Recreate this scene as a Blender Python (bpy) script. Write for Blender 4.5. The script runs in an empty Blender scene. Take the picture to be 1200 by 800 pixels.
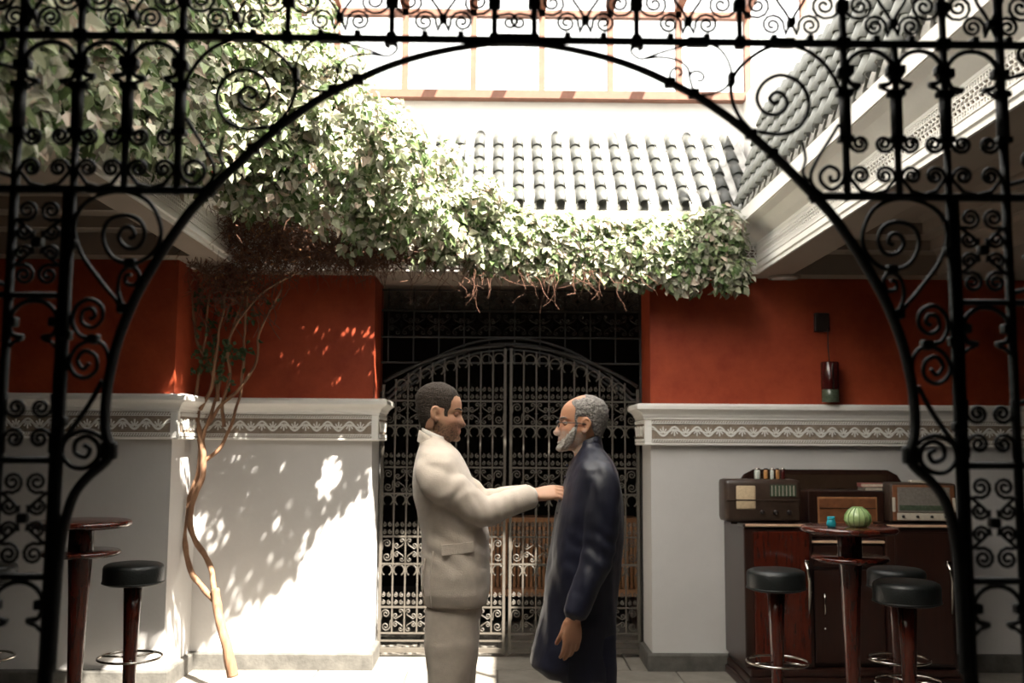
import bpy, bmesh, math, random
import numpy as np
from mathutils import Vector, Matrix, noise
random.seed(7); rng = np.random.default_rng(7)
PI = math.pi
S = bpy.context.scene
C = S.collection

# ---------------------------------------------------------------- camera
FL = -.08                      # floor level
F = 1167.0; CAM = Vector((0, 0, 1.45))
wy = Vector(((585-600)/F, (400-517)/F, -1)).normalized()
wx = Vector((1, -.006, 0)); wx = (wx - wy*wx.dot(wy)).normalized()
wz = wx.cross(wy)
R3 = Matrix((wx, wy, wz))
cd = bpy.data.cameras.new('camera'); cam = bpy.data.objects.new('camera', cd); C.objects.link(cam)
cd.sensor_width = 36; cd.lens = 36*F/1200
cam.matrix_world = Matrix.Translation(CAM) @ R3.to_4x4()
cd.dof.use_dof = True; cd.dof.focus_distance = 4.7; cd.dof.aperture_fstop = 2.0
cd.clip_start = .05
S.camera = cam
# ---------------------------------------------------------------- sky, sun, exposure
w = bpy.data.worlds.new('world'); S.world = w; w.use_nodes = True
bg = w.node_tree.nodes['Background']
bg.inputs[0].default_value = (1.0, .975, .94, 1); bg.inputs[1].default_value = 1.2
sd = bpy.data.lights.new('sun', 'SUN'); sd.energy = 11.5; sd.angle = math.radians(.6); sd.color = (1, .93, .82)
so = bpy.data.objects.new('sun', sd); C.objects.link(so)
SUND = Vector((-.45, .5, -1))
so.rotation_euler = SUND.to_track_quat('-Z', 'Y').to_euler(); so.location = (2, 0, 8)
S.view_settings.view_transform = 'Standard'; S.view_settings.look = 'None'
S.view_settings.gamma = 1; S.view_settings.use_curve_mapping = False
S.view_settings.exposure = 1.9

def P(px, py, Y):
    """photo position -> point of the vertical plane y=Y"""
    d = R3 @ Vector(((px-600)/F, (400-py)/F, -1)); t = Y/d.y
    return Vector((t*d.x, Y, CAM.z + t*d.z))
# ---------------------------------------------------------------- materials
def mat(name, col, rough=.6, metal=0., var=.0, scale=8., bump=0., bscale=60., spec=.5, col2=None, stretch=None, coat=0., sheen=0.):
    m = bpy.data.materials.new(name); m.use_nodes = True; nt = m.node_tree; N = nt.nodes; L = nt.links
    b = N['Principled BSDF']; b.inputs['Roughness'].default_value = rough; b.inputs['Metallic'].default_value = metal
    b.inputs['Base Color'].default_value = (*col, 1); b.inputs['Specular IOR Level'].default_value = spec
    b.inputs['Coat Weight'].default_value = coat; b.inputs['Sheen Weight'].default_value = sheen
    tc = N.new('ShaderNodeTexCoord'); mp = N.new('ShaderNodeMapping'); L.new(tc.outputs['Object'], mp.inputs[0])
    if stretch: mp.inputs['Scale'].default_value = stretch
    if var or col2:
        n = N.new('ShaderNodeTexNoise'); n.inputs['Scale'].default_value = scale; n.inputs['Detail'].default_value = 6
        n.inputs['Roughness'].default_value = .65
        L.new(mp.outputs[0], n.inputs[0]); r = N.new('ShaderNodeValToRGB'); L.new(n.outputs[0], r.inputs[0])
        c2 = col2 or tuple(c*(1-var) for c in col); c1 = col if col2 else tuple(min(1, c*(1+var)) for c in col)
        r.color_ramp.elements[0].position = .33; r.color_ramp.elements[1].position = .67
        r.color_ramp.elements[0].color = (*c2, 1); r.color_ramp.elements[1].color = (*c1, 1)
        L.new(r.outputs[0], b.inputs['Base Color'])
    if bump:
        n2 = N.new('ShaderNodeTexNoise'); n2.inputs['Scale'].default_value = bscale; n2.inputs['Detail'].default_value = 5
        L.new(mp.outputs[0], n2.inputs[0]); bp = N.new('ShaderNodeBump'); bp.inputs['Strength'].default_value = bump
        bp.inputs['Distance'].default_value = .01
        L.new(n2.outputs[0], bp.inputs['Height']); L.new(bp.outputs[0], b.inputs['Normal'])
    return m
def attr_mat(name, rough=.55, bump=0., bscale=200., transl=0., spec=.4, sss=0.):
    m = bpy.data.materials.new(name); m.use_nodes = True; nt = m.node_tree; N = nt.nodes; L = nt.links
    b = N['Principled BSDF']; a = N.new('ShaderNodeAttribute'); a.attribute_name = 'Col'
    L.new(a.outputs['Color'], b.inputs['Base Color']); b.inputs['Roughness'].default_value = rough
    b.inputs['Specular IOR Level'].default_value = spec
    if sss:
        b.inputs['Subsurface Weight'].default_value = sss; b.inputs['Subsurface Radius'].default_value = (.02, .008, .004)
        b.inputs['Subsurface Scale'].default_value = .3
    if bump:
        tc = N.new('ShaderNodeTexCoord'); n2 = N.new('ShaderNodeTexNoise'); n2.inputs['Scale'].default_value = bscale
        L.new(tc.outputs['Object'], n2.inputs[0]); bp = N.new('ShaderNodeBump'); bp.inputs['Strength'].default_value = bump
        bp.inputs['Distance'].default_value = .004
        L.new(n2.outputs[0], bp.inputs['Height']); L.new(bp.outputs[0], b.inputs['Normal'])
    if transl:
        t = N.new('ShaderNodeBsdfTranslucent'); L.new(a.outputs['Color'], t.inputs[0]); mx = N.new('ShaderNodeMixShader')
        mx.inputs[0].default_value = transl; L.new(b.outputs[0], mx.inputs[1]); L.new(t.outputs[0], mx.inputs[2])
        L.new(mx.outputs[0], N['Material Output'].inputs[0])
    return m
def glass_mat(name, col, gloss=.08):
    m = bpy.data.materials.new(name); m.use_nodes = True; nt = m.node_tree; N = nt.nodes; L = nt.links
    t = N.new('ShaderNodeBsdfTransparent'); t.inputs[0].default_value = (*col, 1)
    g = N.new('ShaderNodeBsdfGlossy'); g.inputs['Roughness'].default_value = .03
    f = N.new('ShaderNodeFresnel'); f.inputs[0].default_value = 1.45
    mx = N.new('ShaderNodeMixShader'); L.new(f.outputs[0], mx.inputs[0]); L.new(t.outputs[0], mx.inputs[1]); L.new(g.outputs[0], mx.inputs[2])
    L.new(mx.outputs[0], N['Material Output'].inputs[0]); return m
M = dict(
 white=mat('white_plaster', (.78, .76, .72), .8, var=.04, scale=3, bump=.12, bscale=40),
 grey=mat('pale_grey_wall', (.52, .505, .49), .8, var=.04, scale=2.5, bump=.1, bscale=40),
 tan=mat('tan_ceiling', (.29, .24, .195), .8, var=.05, scale=2),
 red=mat('red_plaster', (.38, .062, .020), .62, scale=5, col2=(.27, .034, .011), bump=.2, bscale=25, spec=.35),
 recess=mat('carved_recess_shade_dirt', (.27, .215, .165), .9, var=.2, scale=30),
 recess2_shade=mat('frieze_recess_shade', (.10, .065, .04), .9, var=.2, scale=30),
 stone=mat('grey_stone', (.085, .08, .07), .7, var=.35, scale=9, bump=.2, bscale=60),
 slab=mat('floor_stone', (.26, .235, .20), .6, scale=5, col2=(.16, .145, .125), bump=.15, bscale=30),
 grout=mat('floor_joint', (.16, .14, .12), .9, var=.2),
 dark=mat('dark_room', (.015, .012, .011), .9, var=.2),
 iron=mat('black_iron', (.006, .007, .007), .6, var=.3, scale=40, bump=.25, bscale=90, spec=.3),
 cream_iron=mat('cream_painted_iron', (.078, .068, .055), .5, var=.12, scale=30),
 dim_iron=mat('dark_painted_iron', (.022, .02, .018), .5, var=.2, scale=30),
 frosted=attr_mat('sun_diffuser', .5, transl=.85), tile=mat('grey_green_tile', (.22, .225, .205), .6, scale=9, col2=(.14, .145, .135), bump=.1),
 tile_back=mat('tile_darkened_against_sun', (.062, .064, .058), .5, scale=9, col2=(.038, .04, .036), bump=.1),  # right roof's tile, its colour darkened here to offset the direct sun
 tile_pan=mat('pale_pan_tile', (.62, .61, .58), .6, scale=9, col2=(.5, .49, .46)),
 rust=mat('rust_wood', (.20, .085, .05), .6, scale=12, col2=(.15, .06, .035)),
 glass=glass_mat('clear_glass', (.96, .97, .96)),
 bark=mat('bark', (.30, .165, .09), .8, scale=14, col2=(.14, .065, .033), bump=.6, bscale=50, stretch=(1, 1, .25)),
 twig=mat('dry_twig', (.13, .06, .034), .8, scale=20, col2=(.07, .028, .015)),
 wood=mat('red_varnished_wood', (.085, .012, .005), .25, scale=14, col2=(.038, .006, .003), stretch=(3, 3, .4), coat=.5),
 darkwood=mat('dark_cabinet_wood', (.030, .010, .006), .34, scale=10, col2=(.015, .006, .004), stretch=(3, 3, .5), coat=.2),
 radio=mat('radio_wood', (.05, .03, .02), .4, scale=16, col2=(.028, .016, .011)),
 midwood=mat('brown_radio_panel', (.22, .085, .035), .4, scale=20, col2=(.13, .05, .022)),
 pale=mat('pale_wood_edge', (.62, .42, .28), .5, var=.1, scale=20),
 cloth=mat('cream_speaker_cloth', (.55, .42, .27), .8, var=.12, scale=60),
 ivory=mat('ivory_plastic', (.50, .44, .36), .5, var=.1, scale=30),
 greyp=mat('grey_speaker_grille', (.16, .14, .12), .7, var=.2, scale=60),
 knob=mat('dark_knob', (.02, .014, .012), .3, var=.1),
 leather=mat('black_leather', (.006, .008, .008), .42, var=.3, scale=20, bump=.2, bscale=120),
 chrome=mat('chrome', (.62, .58, .52), .16, metal=1, var=.03),
 linen=mat('beige_linen', (.67, .58, .49), .85, var=.045, scale=40, bump=.25, bscale=260, sheen=.3),
 shirt=mat('white_shirt', (.72, .68, .62), .8, var=.03),
 navy=mat('navy_silk', (.0065, .008, .026), .5, scale=9, col2=(.004, .005, .014), bump=.15, bscale=40, sheen=.05, stretch=(1, 1, .35)),
 navy2=mat('navy_trouser', (.008, .010, .028), .6, var=.2, scale=8),
 hair=mat('dark_brown_hair', (.050, .034, .023), .85, scale=160, col2=(.018, .012, .008), bump=.8, bscale=220),
 wbeard=mat('white_beard_hair', (.55, .52, .48), .85, scale=120, col2=(.26, .24, .22), bump=.8, bscale=260),
 ghair=mat('grey_hair', (.36, .335, .31), .8, scale=90, col2=(.09, .08, .075), bump=.9, bscale=200),
 skin_eye=mat('eye_white', (.55, .5, .45), .3, var=.03),
 iris=mat('dark_iris', (.02, .012, .008), .2, var=.1),
 brow=mat('brow_hair', (.03, .018, .012), .8, var=.3, scale=100, bump=.5),
 gbrow=mat('grey_brow_hair', (.22, .19, .17), .8, var=.3, scale=100, bump=.5),
 black=mat('black_frame', (.01, .01, .011), .3, var=.1),
 shoe=mat('brown_leather', (.10, .045, .022), .35, var=.2, scale=20),
 teal=mat('teal_glass', (.02, .30, .36), .12, var=.2, scale=30),
 lime=mat('pale_green_glass', (.33, .44, .20), .25, var=.12, scale=30),
 lime2=mat('green_glass_rib', (.16, .26, .08), .3, var=.12, scale=30),
 amber=mat('amber_glass', (.45, .22, .08), .15, var=.2, scale=30),
 clearj=mat('milky_glass', (.55, .58, .52), .15, var=.1, scale=30),
 ruby=mat('ruby_glass', (.05, .008, .007), .1, var=.2, scale=20),
 page=mat('book_pages', (.55, .48, .38), .8, var=.1, scale=60),
 book=mat('rose_book_cover', (.30, .09, .075), .6, var=.1, scale=30),
 book2=mat('grey_book_cover', (.20, .18, .15), .6, var=.1, scale=30),
 dial=mat('dial_glass', (.07, .09, .06), .2, var=.3, scale=50),
 slat=mat('brown_slat', (.42, .20, .09), .5, scale=12, col2=(.27, .12, .05), stretch=(3, 3, .4)),
 mirror=mat('dark_mirror', (.10, .06, .04), .08, metal=.6, var=.2, scale=3),
 leaf=attr_mat('leaf', .5, transl=.26), petal=attr_mat('petal', .6, transl=.4),
 skin=attr_mat('skin', .5, bump=.12, bscale=300, sss=.12),
)
# ---------------------------------------------------------------- mesh helpers
class MB:
    def __init__(s): s.v = []; s.f = []
    def add(s, vs, fs):
        o = len(s.v); s.v.extend(tuple(v) for v in vs); s.f.extend(tuple(i+o for i in f) for f in fs); return s
    def box(s, x0, x1, y0, y1, z0, z1, bev=0):
        if x0 > x1: x0, x1 = x1, x0
        if y0 > y1: y0, y1 = y1, y0
        if z0 > z1: z0, z1 = z1, z0
        if not bev:
            return s.add([(x0,y0,z0),(x1,y0,z0),(x1,y1,z0),(x0,y1,z0),(x0,y0,z1),(x1,y0,z1),(x1,y1,z1),(x0,y1,z1)],
                  [(3,2,1,0),(4,5,6,7),(0,1,5,4),(1,2,6,5),(2,3,7,6),(3,0,4,7)])
        b = bmesh.new(); bmesh.ops.create_cube(b, size=1)
        for v in b.verts: v.co = Vector(((x0+x1)/2+v.co.x*(x1-x0), (y0+y1)/2+v.co.y*(y1-y0), (z0+z1)/2+v.co.z*(z1-z0)))
        bmesh.ops.bevel(b, geom=b.edges[:], offset=bev, segments=2, profile=.6, affect='EDGES')
        b.verts.index_update(); s.add([v.co for v in b.verts], [[v.index for v in f.verts] for f in b.faces]); b.free(); return s
    def tube(s, pts, r, n=6, closed=False, flat=None, cap=True):
        """tube along pts; r number or list; flat=(normal vec, ratio) squashes along normal"""
        pts = [Vector(p) for p in pts]; k = len(pts); rr = r if hasattr(r, '__len__') else [r]*k
        vs = []; prev = None
        for i, p in enumerate(pts):
            if closed: t = pts[(i+1) % k]-pts[i-1]
            else: t = pts[min(i+1, k-1)]-pts[max(i-1, 0)]
            if t.length < 1e-9: t = Vector((0, 0, 1))
            t.normalize()
            if prev is None:
                a = Vector((0, 1, 0)) if abs(t.y) < .8 else Vector((1, 0, 0))
                if flat: a = Vector(flat[0])
                prev = (a - t*a.dot(t)).normalized()
            else: prev = (prev - t*prev.dot(t)); prev = prev.normalized() if prev.length > 1e-6 else Vector((1, 0, 0))
            b = t.cross(prev)
            for j in range(n):
                an = 2*PI*(j+.5)/n
                vs.append(p + prev*(math.cos(an)*rr[i]*(flat[1] if flat else 1)) + b*(math.sin(an)*rr[i]))
        fs = []
        for i in range(k if closed else k-1):
            i2 = (i+1) % k
            for j in range(n): fs.append((i*n+j, i*n+(j+1) % n, i2*n+(j+1) % n, i2*n+j))
        if not closed and cap: fs.append(tuple(range(n))[::-1]); fs.append(tuple((k-1)*n+j for j in range(n)))
        return s.add(vs, fs)
    def lathe(s, prof, c=(0, 0, 0), n=24, axis='z', sx=1, sy=1):
        vs = []; fs = []; c = Vector(c)
        for r, z in prof:
            for j in range(n):
                a = 2*PI*j/n; x, y = r*math.cos(a)*sx, r*math.sin(a)*sy
                vs.append(c+Vector((x, y, z)) if axis == 'z' else c+Vector((x, -z, y)) if axis == 'y' else c+Vector((z, x, y)))
        for i in range(len(prof)-1):
            for j in range(n): fs.append((i*n+j, i*n+(j+1) % n, (i+1)*n+(j+1) % n, (i+1)*n+j))
        fs.append(tuple(range(n))[::-1]); fs.append(tuple((len(prof)-1)*n+j for j in range(n)))
        return s.add(vs, fs)
    def loft(s, rings, cap=True):
        n = len(rings[0]); vs = [v for r in rings for v in r]; fs = []
        for i in range(len(rings)-1):
            for j in range(n): fs.append((i*n+j, i*n+(j+1) % n, (i+1)*n+(j+1) % n, (i+1)*n+j))
        if cap: fs.append(tuple(range(n))[::-1]); fs.append(tuple((len(rings)-1)*n+j for j in range(n)))
        return s.add(vs, fs)
    def sphere(s, c, r, n=12, m=8):
        rx, ry, rz = r if hasattr(r, '__len__') else (r, r, r)
        prof = [(max(1e-4, math.sin(PI*i/m)), -math.cos(PI*i/m)) for i in range(m+1)]; vs = []
        for q, z in prof:
            for j in range(n): a = 2*PI*j/n; vs.append((c[0]+rx*q*math.cos(a), c[1]+ry*q*math.sin(a), c[2]+rz*z))
        fs = [(i*n+j, i*n+(j+1) % n, (i+1)*n+(j+1) % n, (i+1)*n+j) for i in range(m) for j in range(n)]
        return s.add(vs, fs)
    def build(s, name, m, parent=None, smooth=False, origin=None, kind=None):
        me = bpy.data.meshes.new(name)
        o3 = Vector(origin) if origin is not None else None
        me.from_pydata([tuple(Vector(v)-o3) for v in s.v] if o3 else s.v, [], s.f); me.validate()
        if m: me.materials.append(M[m] if isinstance(m, str) else m)
        if smooth: me.polygons.foreach_set('use_smooth', [True]*len(me.polygons))
        o = bpy.data.objects.new(name, me); C.objects.link(o)
        if o3: o.location = o3
        if parent: o.parent = parent
        if kind: o['kind'] = kind
        return o
def catmull(pts, k=6, closed=False):
    pts = [Vector(p) for p in pts]; n = len(pts); out = []
    for i in range(n if closed else n-1):
        if closed: a, b, c, d = pts[i-1], pts[i], pts[(i+1) % n], pts[(i+2) % n]
        else: a, b, c, d = pts[max(i-1, 0)], pts[i], pts[i+1], pts[min(i+2, n-1)]
        for q in range(k):
            t = q/k; out.append(.5*((2*b)+(c-a)*t+(2*a-5*b+4*c-d)*t*t+(3*b-a-3*c+d)*t**3))
    if not closed: out.append(pts[-1])
    return out
def thing(name, label, cat, loc=(0, 0, 0), group=None, rz=0):
    o = bpy.data.objects.new(name, None); C.objects.link(o); o.location = loc; o.rotation_euler[2] = rz
    o.empty_display_size = .1
    o['label'] = label; o['category'] = cat
    if group: o['group'] = group
    return o
def tag(o, label, cat, group=None):
    o['label'] = label; o['category'] = cat
    if group: o['group'] = group
    return o
def struct(name, mb, m, smooth=False):
    return mb.build(name, m, None, smooth, kind='structure')
def sweep(path, prof, closed=False, left=True):
    """path: plan points; prof: (out, z), out measured to the left of the path direction; mitred"""
    n = len(path); rings = []
    for i in range(n):
        p = Vector(path[i])
        def nrm(a, b):
            d = (Vector(b)-Vector(a)).normalized(); return Vector((-d.y, d.x)) if left else Vector((d.y, -d.x))
        if closed: n1 = nrm(path[i-1], path[i]); n2 = nrm(path[i], path[(i+1) % n])
        else:
            n1 = nrm(path[i-1], path[i]) if i > 0 else nrm(path[0], path[1])
            n2 = nrm(path[i], path[i+1]) if i < n-1 else n1
        m_ = (n1+n2); m_ = m_/(m_.dot(n1))
        rings.append([(p.x+m_.x*o, p.y+m_.y*o, z) for o, z in prof])
    mb = MB(); k = len(prof); vs = [v for r in rings for v in r]; fs = []
    for i in range(n if closed else n-1):
        i2 = (i+1) % n
        for j in range(k-1): fs.append((i*k+j, i*k+j+1, i2*k+j+1, i2*k+j))
    if not closed: fs.append(tuple(range(k))); fs.append(tuple((n-1)*k+j for j in range(k))[::-1])
    mb.add(vs, fs); return mb
# ================================================================ SETTING
XL, XR = -.875, 1.047            # gateway opening
HC = 2.6                         # gallery soffit height
mb = MB().box(-4, 4, -1.7, 11, FL-.2, FL-.025); floor = struct('floor', mb, 'grout')
sm = MB().box(-.296, .296, -.296, .296, -.04, 0, bev=.006).build('paving_slab', 'slab', floor)
base_mesh = sm.data; first = True
for j in range(10):
    for i in range(13):
        x = -3.3 + i*.6 + (.3 if j % 2 else 0); y = 3.0 + j*.6
        if y > 7.4 and abs(x-.1) > 1.2: continue
        o = sm if first else sm.copy()
        if not first: C.objects.link(o)
        first = False
        o.location = (x, y, FL+rng.uniform(-.003, .001)); o.rotation_euler = (rng.uniform(-.003, .003), rng.uniform(-.003, .003), 0)
def wall(name, x0, x1, y0, y1, split=1.6):
    o = struct(name, MB().box(x0, x1, y0, y1, FL-.1, split), 'grey')
    MB().box(x0, x1, y0, y1, split, HC+.3).build('upper_wall', 'red', o); return o
wall('wall_back_left', -2.4, XL, 6.9, 7.42)
wall('wall_back_right', XR, 4, 6.9, 7.42)
wall('wall_left', -4, -2.07, 6.36, 6.9)
# outer shell
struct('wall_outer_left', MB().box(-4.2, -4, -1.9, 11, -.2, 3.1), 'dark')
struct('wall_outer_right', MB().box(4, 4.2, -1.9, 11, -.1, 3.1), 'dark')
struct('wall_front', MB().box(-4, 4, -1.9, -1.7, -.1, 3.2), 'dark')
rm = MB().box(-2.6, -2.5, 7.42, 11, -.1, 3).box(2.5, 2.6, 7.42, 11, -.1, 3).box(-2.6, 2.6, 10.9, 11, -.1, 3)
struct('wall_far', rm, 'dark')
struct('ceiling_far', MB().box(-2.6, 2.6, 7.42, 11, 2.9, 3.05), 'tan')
# ledge with carved band, one sweep per side
LEDGE = [(0, 1.450), (.05, 1.450), (.055, 1.455), (.055, 1.463), (.046, 1.466), (.046, 1.624), (.055, 1.628), (.055, 1.642),
         (.062, 1.646), (.068, 1.662), (.082, 1.678), (.098, 1.688), (.108, 1.697), (.108, 1.718), (.1, 1.730), (.09, 1.735), (0, 1.735)]
def relief_strip(a, b, out, z0, z1, left, dz=0.):
    """carved wave, leaf fans and rope edges on the band between plan points a and b"""
    a, b = Vector(a), Vector(b); d = (b-a); L = d.length; d.normalize()
    nn = Vector((-d.y, d.x)) if left else Vector((d.y, -d.x)); H = z1-z0; mb = MB()
    def W(s, z, o): q = a+d*s+nn*(out+o); return (q.x, q.y, z)
    def strip(pts, w_, h=.009):
        vs = []; fs = []; n = len(pts)
        for i, (s, z) in enumerate(pts):
            s0, z0_ = pts[max(i-1, 0)]; s1, z1_ = pts[min(i+1, n-1)]; ds, dz_ = s1-s0, z1_-z0_; l = math.hypot(ds, dz_) or 1
            px, pz = -dz_/l*w_/2, ds/l*w_/2
            vs += [W(s+px, z+pz, 0), W(s+px, z+pz, h), W(s-px, z-pz, h), W(s-px, z-pz, 0)]
        for i in range(n-1):
            for j in range(3): fs.append((i*4+j, i*4+j+1, i*4+4+j+1, i*4+4+j))
        fs += [(0, 1, 2, 3), (n*4-1, n*4-2, n*4-3, n*4-4)]
        mb.add(vs, fs)
    T = .152; n = max(1, round(L/T)); T = L/n
    zc = (z0+z1)/2; am = H*.21
    for k in range(n):
        s0 = k*T
        strip([(s0+T*q/14, zc+am*math.cos(2*PI*q/14)) for q in range(15)], .0105)
        for up in (0, 1):
            if up: strip([(s0+T*q/14, zc+am*.62*math.cos(2*PI*q/14)-.004) for q in range(15)], .004, .006)
            cx = s0+(T/2 if up else 0); sg = 1 if up else -1
            if up == 0 and k == 0: continue
            base = zc-sg*am*.55
            for an in (-62, -32, 0, 32, 62):
                r_ = math.radians(an); l1 = .040 if an else .048
                strip([(cx+math.sin(r_)*.007, base+sg*math.cos(r_)*.007), (cx+math.sin(r_)*l1, base+sg*(math.cos(r_)*l1))], .0075)
        for zz in (z0+H*.055, z1-H*.055):
            for q in range(9):
                s = s0+T*(q+.5)/9; strip([(s-.006, zz-H*.045), (s+.006, zz+H*.045)], .0062)
    for zz in (z0+H*.135, z1-H*.135): strip([(0, zz), (L, zz)], .006)
    return mb
def ledge(name, path, left, dz=0.):
    o = struct(name, sweep(path, [(q, z+dz) for q, z in LEDGE], left=left), 'white')
    for a, b in zip(path[:-1], path[1:]):
        a, b = Vector(a), Vector(b); d = (b-a).normalized()
        nn = Vector((-d.y, d.x)) if left else Vector((d.y, -d.x))
        # backing coloured with the carving's shade and dirt, slightly proud of the band face
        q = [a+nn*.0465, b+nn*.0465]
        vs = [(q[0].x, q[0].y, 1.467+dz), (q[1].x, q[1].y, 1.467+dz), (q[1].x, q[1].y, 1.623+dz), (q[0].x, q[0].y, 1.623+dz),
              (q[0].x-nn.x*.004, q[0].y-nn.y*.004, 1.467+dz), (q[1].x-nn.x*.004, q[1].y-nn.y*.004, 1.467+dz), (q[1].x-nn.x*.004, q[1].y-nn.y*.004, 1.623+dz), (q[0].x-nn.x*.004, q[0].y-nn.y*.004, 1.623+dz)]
        MB().add(vs, [(0, 1, 2, 3), (7, 6, 5, 4)]).build('relief_shade_dirt', 'recess', o)
        relief_strip(a, b, .047, 1.470+dz, 1.620+dz, left).build('carved_relief', 'white', o, kind='stuff')
ledge('trim_1', [(-4, 6.36), (-2.07, 6.36), (-2.07, 6.9), (XL, 6.9), (XL, 7.3)], False)
ledge('trim_2', [(XR, 7.3), (XR, 6.9), (4, 6.9)], False, -.02)
BASEB = [(0, FL-.02), (.035, FL-.02), (.035, .02), (.03, .03), (0, .033)]
struct('baseboard_left', sweep([(-4, 6.36), (-2.07, 6.36), (-2.07, 6.9), (XL, 6.9), (XL, 7.28)], BASEB, left=False), 'stone')
struct('baseboard_right', sweep([(XR, 7.28), (XR, 6.9), (4, 6.9)], BASEB, left=False), 'stone')
# gallery ceilings
def ceil_strip(name, x0, x1, y0, y1, z=HC): return struct(name, MB().box(x0, x1, y0, y1, z, z+.1), 'tan')
cc = MB()
cc.box(1.77, 2.0, 2.5, 6.9, HC, 2.7); cc.box(3.0, 4, 2.5, 6.9, HC, 2.7); cc.box(2.0, 3.0, 6.72, 6.9, HC, 2.7); cc.box(2.0, 3.0, 2.5, 2.7, HC, 2.7)
cc.box(1.77, 4, 2.5, 6.9, 2.99, 3.02)
ceilr = struct('ceiling_right', cc, 'tan')
COF = [(0, 2.6), (0, 2.74), (.03, 2.76), (.07, 2.76), (.07, 2.83), (.12, 2.85), (.16, 2.85), (.16, 2.93), (.22, 2.95), (.9, 2.95)]
def coffer(x0, x1, y0, y1, par):
    x0 += .002; y0 += .002; x1 -= .002; y1 -= .002; w_ = (x1-x0)/2-.001
    pr = [(min(q, w_), z) for q, z in COF]
    sweep([(x0, y0), (x1, y0), (x1, y1), (x0, y1)], pr, closed=True, left=True).build('coffer_moulding', 'tan', par)
coffer(2.0, 3.0, 2.7, 6.72, ceilr)
cc = MB()
cc.box(-1.95, -1.77, 2.5, 6.9, HC, 2.7); cc.box(-4, -3.25, 2.5, 6.5, HC, 2.7); cc.box(-3.25, -1.95, 6.2, 6.9, HC, 2.7); cc.box(-3.25, -1.95, 2.5, 2.7, HC, 2.7)
cc.box(-4, -1.77, 2.5, 6.9, 2.99, 3.02)
ceill = struct('ceiling_left', cc, 'tan'); coffer(-3.25, -1.95, 2.7, 6.2, ceill)
struct('ceiling_back', MB().box(-1.77, 1.77, 6.73, 7.45, HC, 2.75), 'tan')
struct('ceiling_front', MB().box(-4, 4, -1.9, 2.5, 3.1, 3.3).box(-4, -1.77, 2.45, 2.5, 2.6, 3.3).box(1.77, 4, 2.45, 2.5, 2.6, 3.3), 'dark')
# cornice round the courtyard: mouldings, pierced frieze, cove and slab
COR = [(0, 2.6), (.0, 2.602), (.012, 2.602), (.012, 2.625), (.022, 2.632), (.022, 2.65), (.010, 2.658), (.010, 2.675), (.002, 2.68), (.002, 2.80), (.01, 2.806),
       (.01, 2.82), (.05, 2.845), (.10, 2.885), (.15, 2.905), (.15, 2.91), (.16, 2.91), (.16, 3.0), (.13, 3.01), (-.1, 3.01)]
CP = [(1.77, 2.5), (1.77, 6.73), (-1.77, 6.73), (-1.77, 2.5)]
corn = struct('trim_3', sweep(CP, COR, left=True), 'white')
def frieze(a, b):
    a, b = Vector(a), Vector(b); d = (b-a); L = d.length; d.normalize(); nn = Vector((-d.y, d.x))
    def slab(s0, s1, z0, z1, o0, o1, sk=0, mb=None):
        vs = []
        for o in (o0, o1):
            for s, z in ((s0, z0), (s1, z0), (s1+sk, z1), (s0+sk, z1)):
                q = a+d*s+nn*o; vs.append((q.x, q.y, z))
        mb.add(vs, [(0, 1, 2, 3), (7, 6, 5, 4), (0, 4, 5, 1), (1, 5, 6, 2), (2, 6, 7, 3), (3, 7, 4, 0)])
    g = MB(); slab(0, L, 2.681, 2.799, .0025, .004, 0, g); g.build('frieze_shade', 'recess2_shade', corn)  # dark strip paints in the shade of the pierced holes
    m = MB(); o1 = .014
    for z0, z1 in ((2.680, 2.686), (2.706, 2.712), (2.730, 2.734), (2.749, 2.753), (2.768, 2.774), (2.794, 2.800)): slab(0, L, z0, z1, .004, o1, 0, m)
    n = int(L/.022)
    for k in range(n):
        s = (k+.5)*L/n
        for z0, z1 in ((2.686, 2.706), (2.774, 2.794)):
            slab(s-.005, s+.005, z0, z1, .004, o1-.001, 0, m)
            slab(s+.0055, s+.014, (z0+z1)/2-.0025, (z0+z1)/2+.0025, .004, o1-.002, 0, m)
    n = int(L/.036)
    for k in range(n):
        s = (k+.5)*L/n
        slab(s-.006, s+.003, 2.712, 2.730, .004, o1-.001, .010, m)
        slab(s+.012, s+.021, 2.734, 2.749, .004, o1-.001, -.010, m)
        slab(s-.006, s+.003, 2.753, 2.768, .004, o1-.001, .010, m)
    m.build('pierced_frieze', 'white', corn, kind='stuff')
for a, b in zip(CP[:-1], CP[1:]): frieze(a, b)
# round downlights in the soffits
for px, py, Y, lab in ((214, 303, 6.6, 'round flush ceiling light in the soffit by the left pier'), (919, 321, 6.82, 'round flush ceiling light in the soffit above the right red wall')):
    p = P(px, py, Y); x = p.x
    t = thing('ceiling_light', lab, 'light', (x, Y, HC))
    MB().lathe([(.11, -.001), (.11, -.012), (.095, -.016), (.094, -.010)], n=28).build('rim', 'tan', t, True)
    MB().lathe([(.092, -.006), (.092, -.011)], n=28).build('lens', 'white', t, True)
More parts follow.
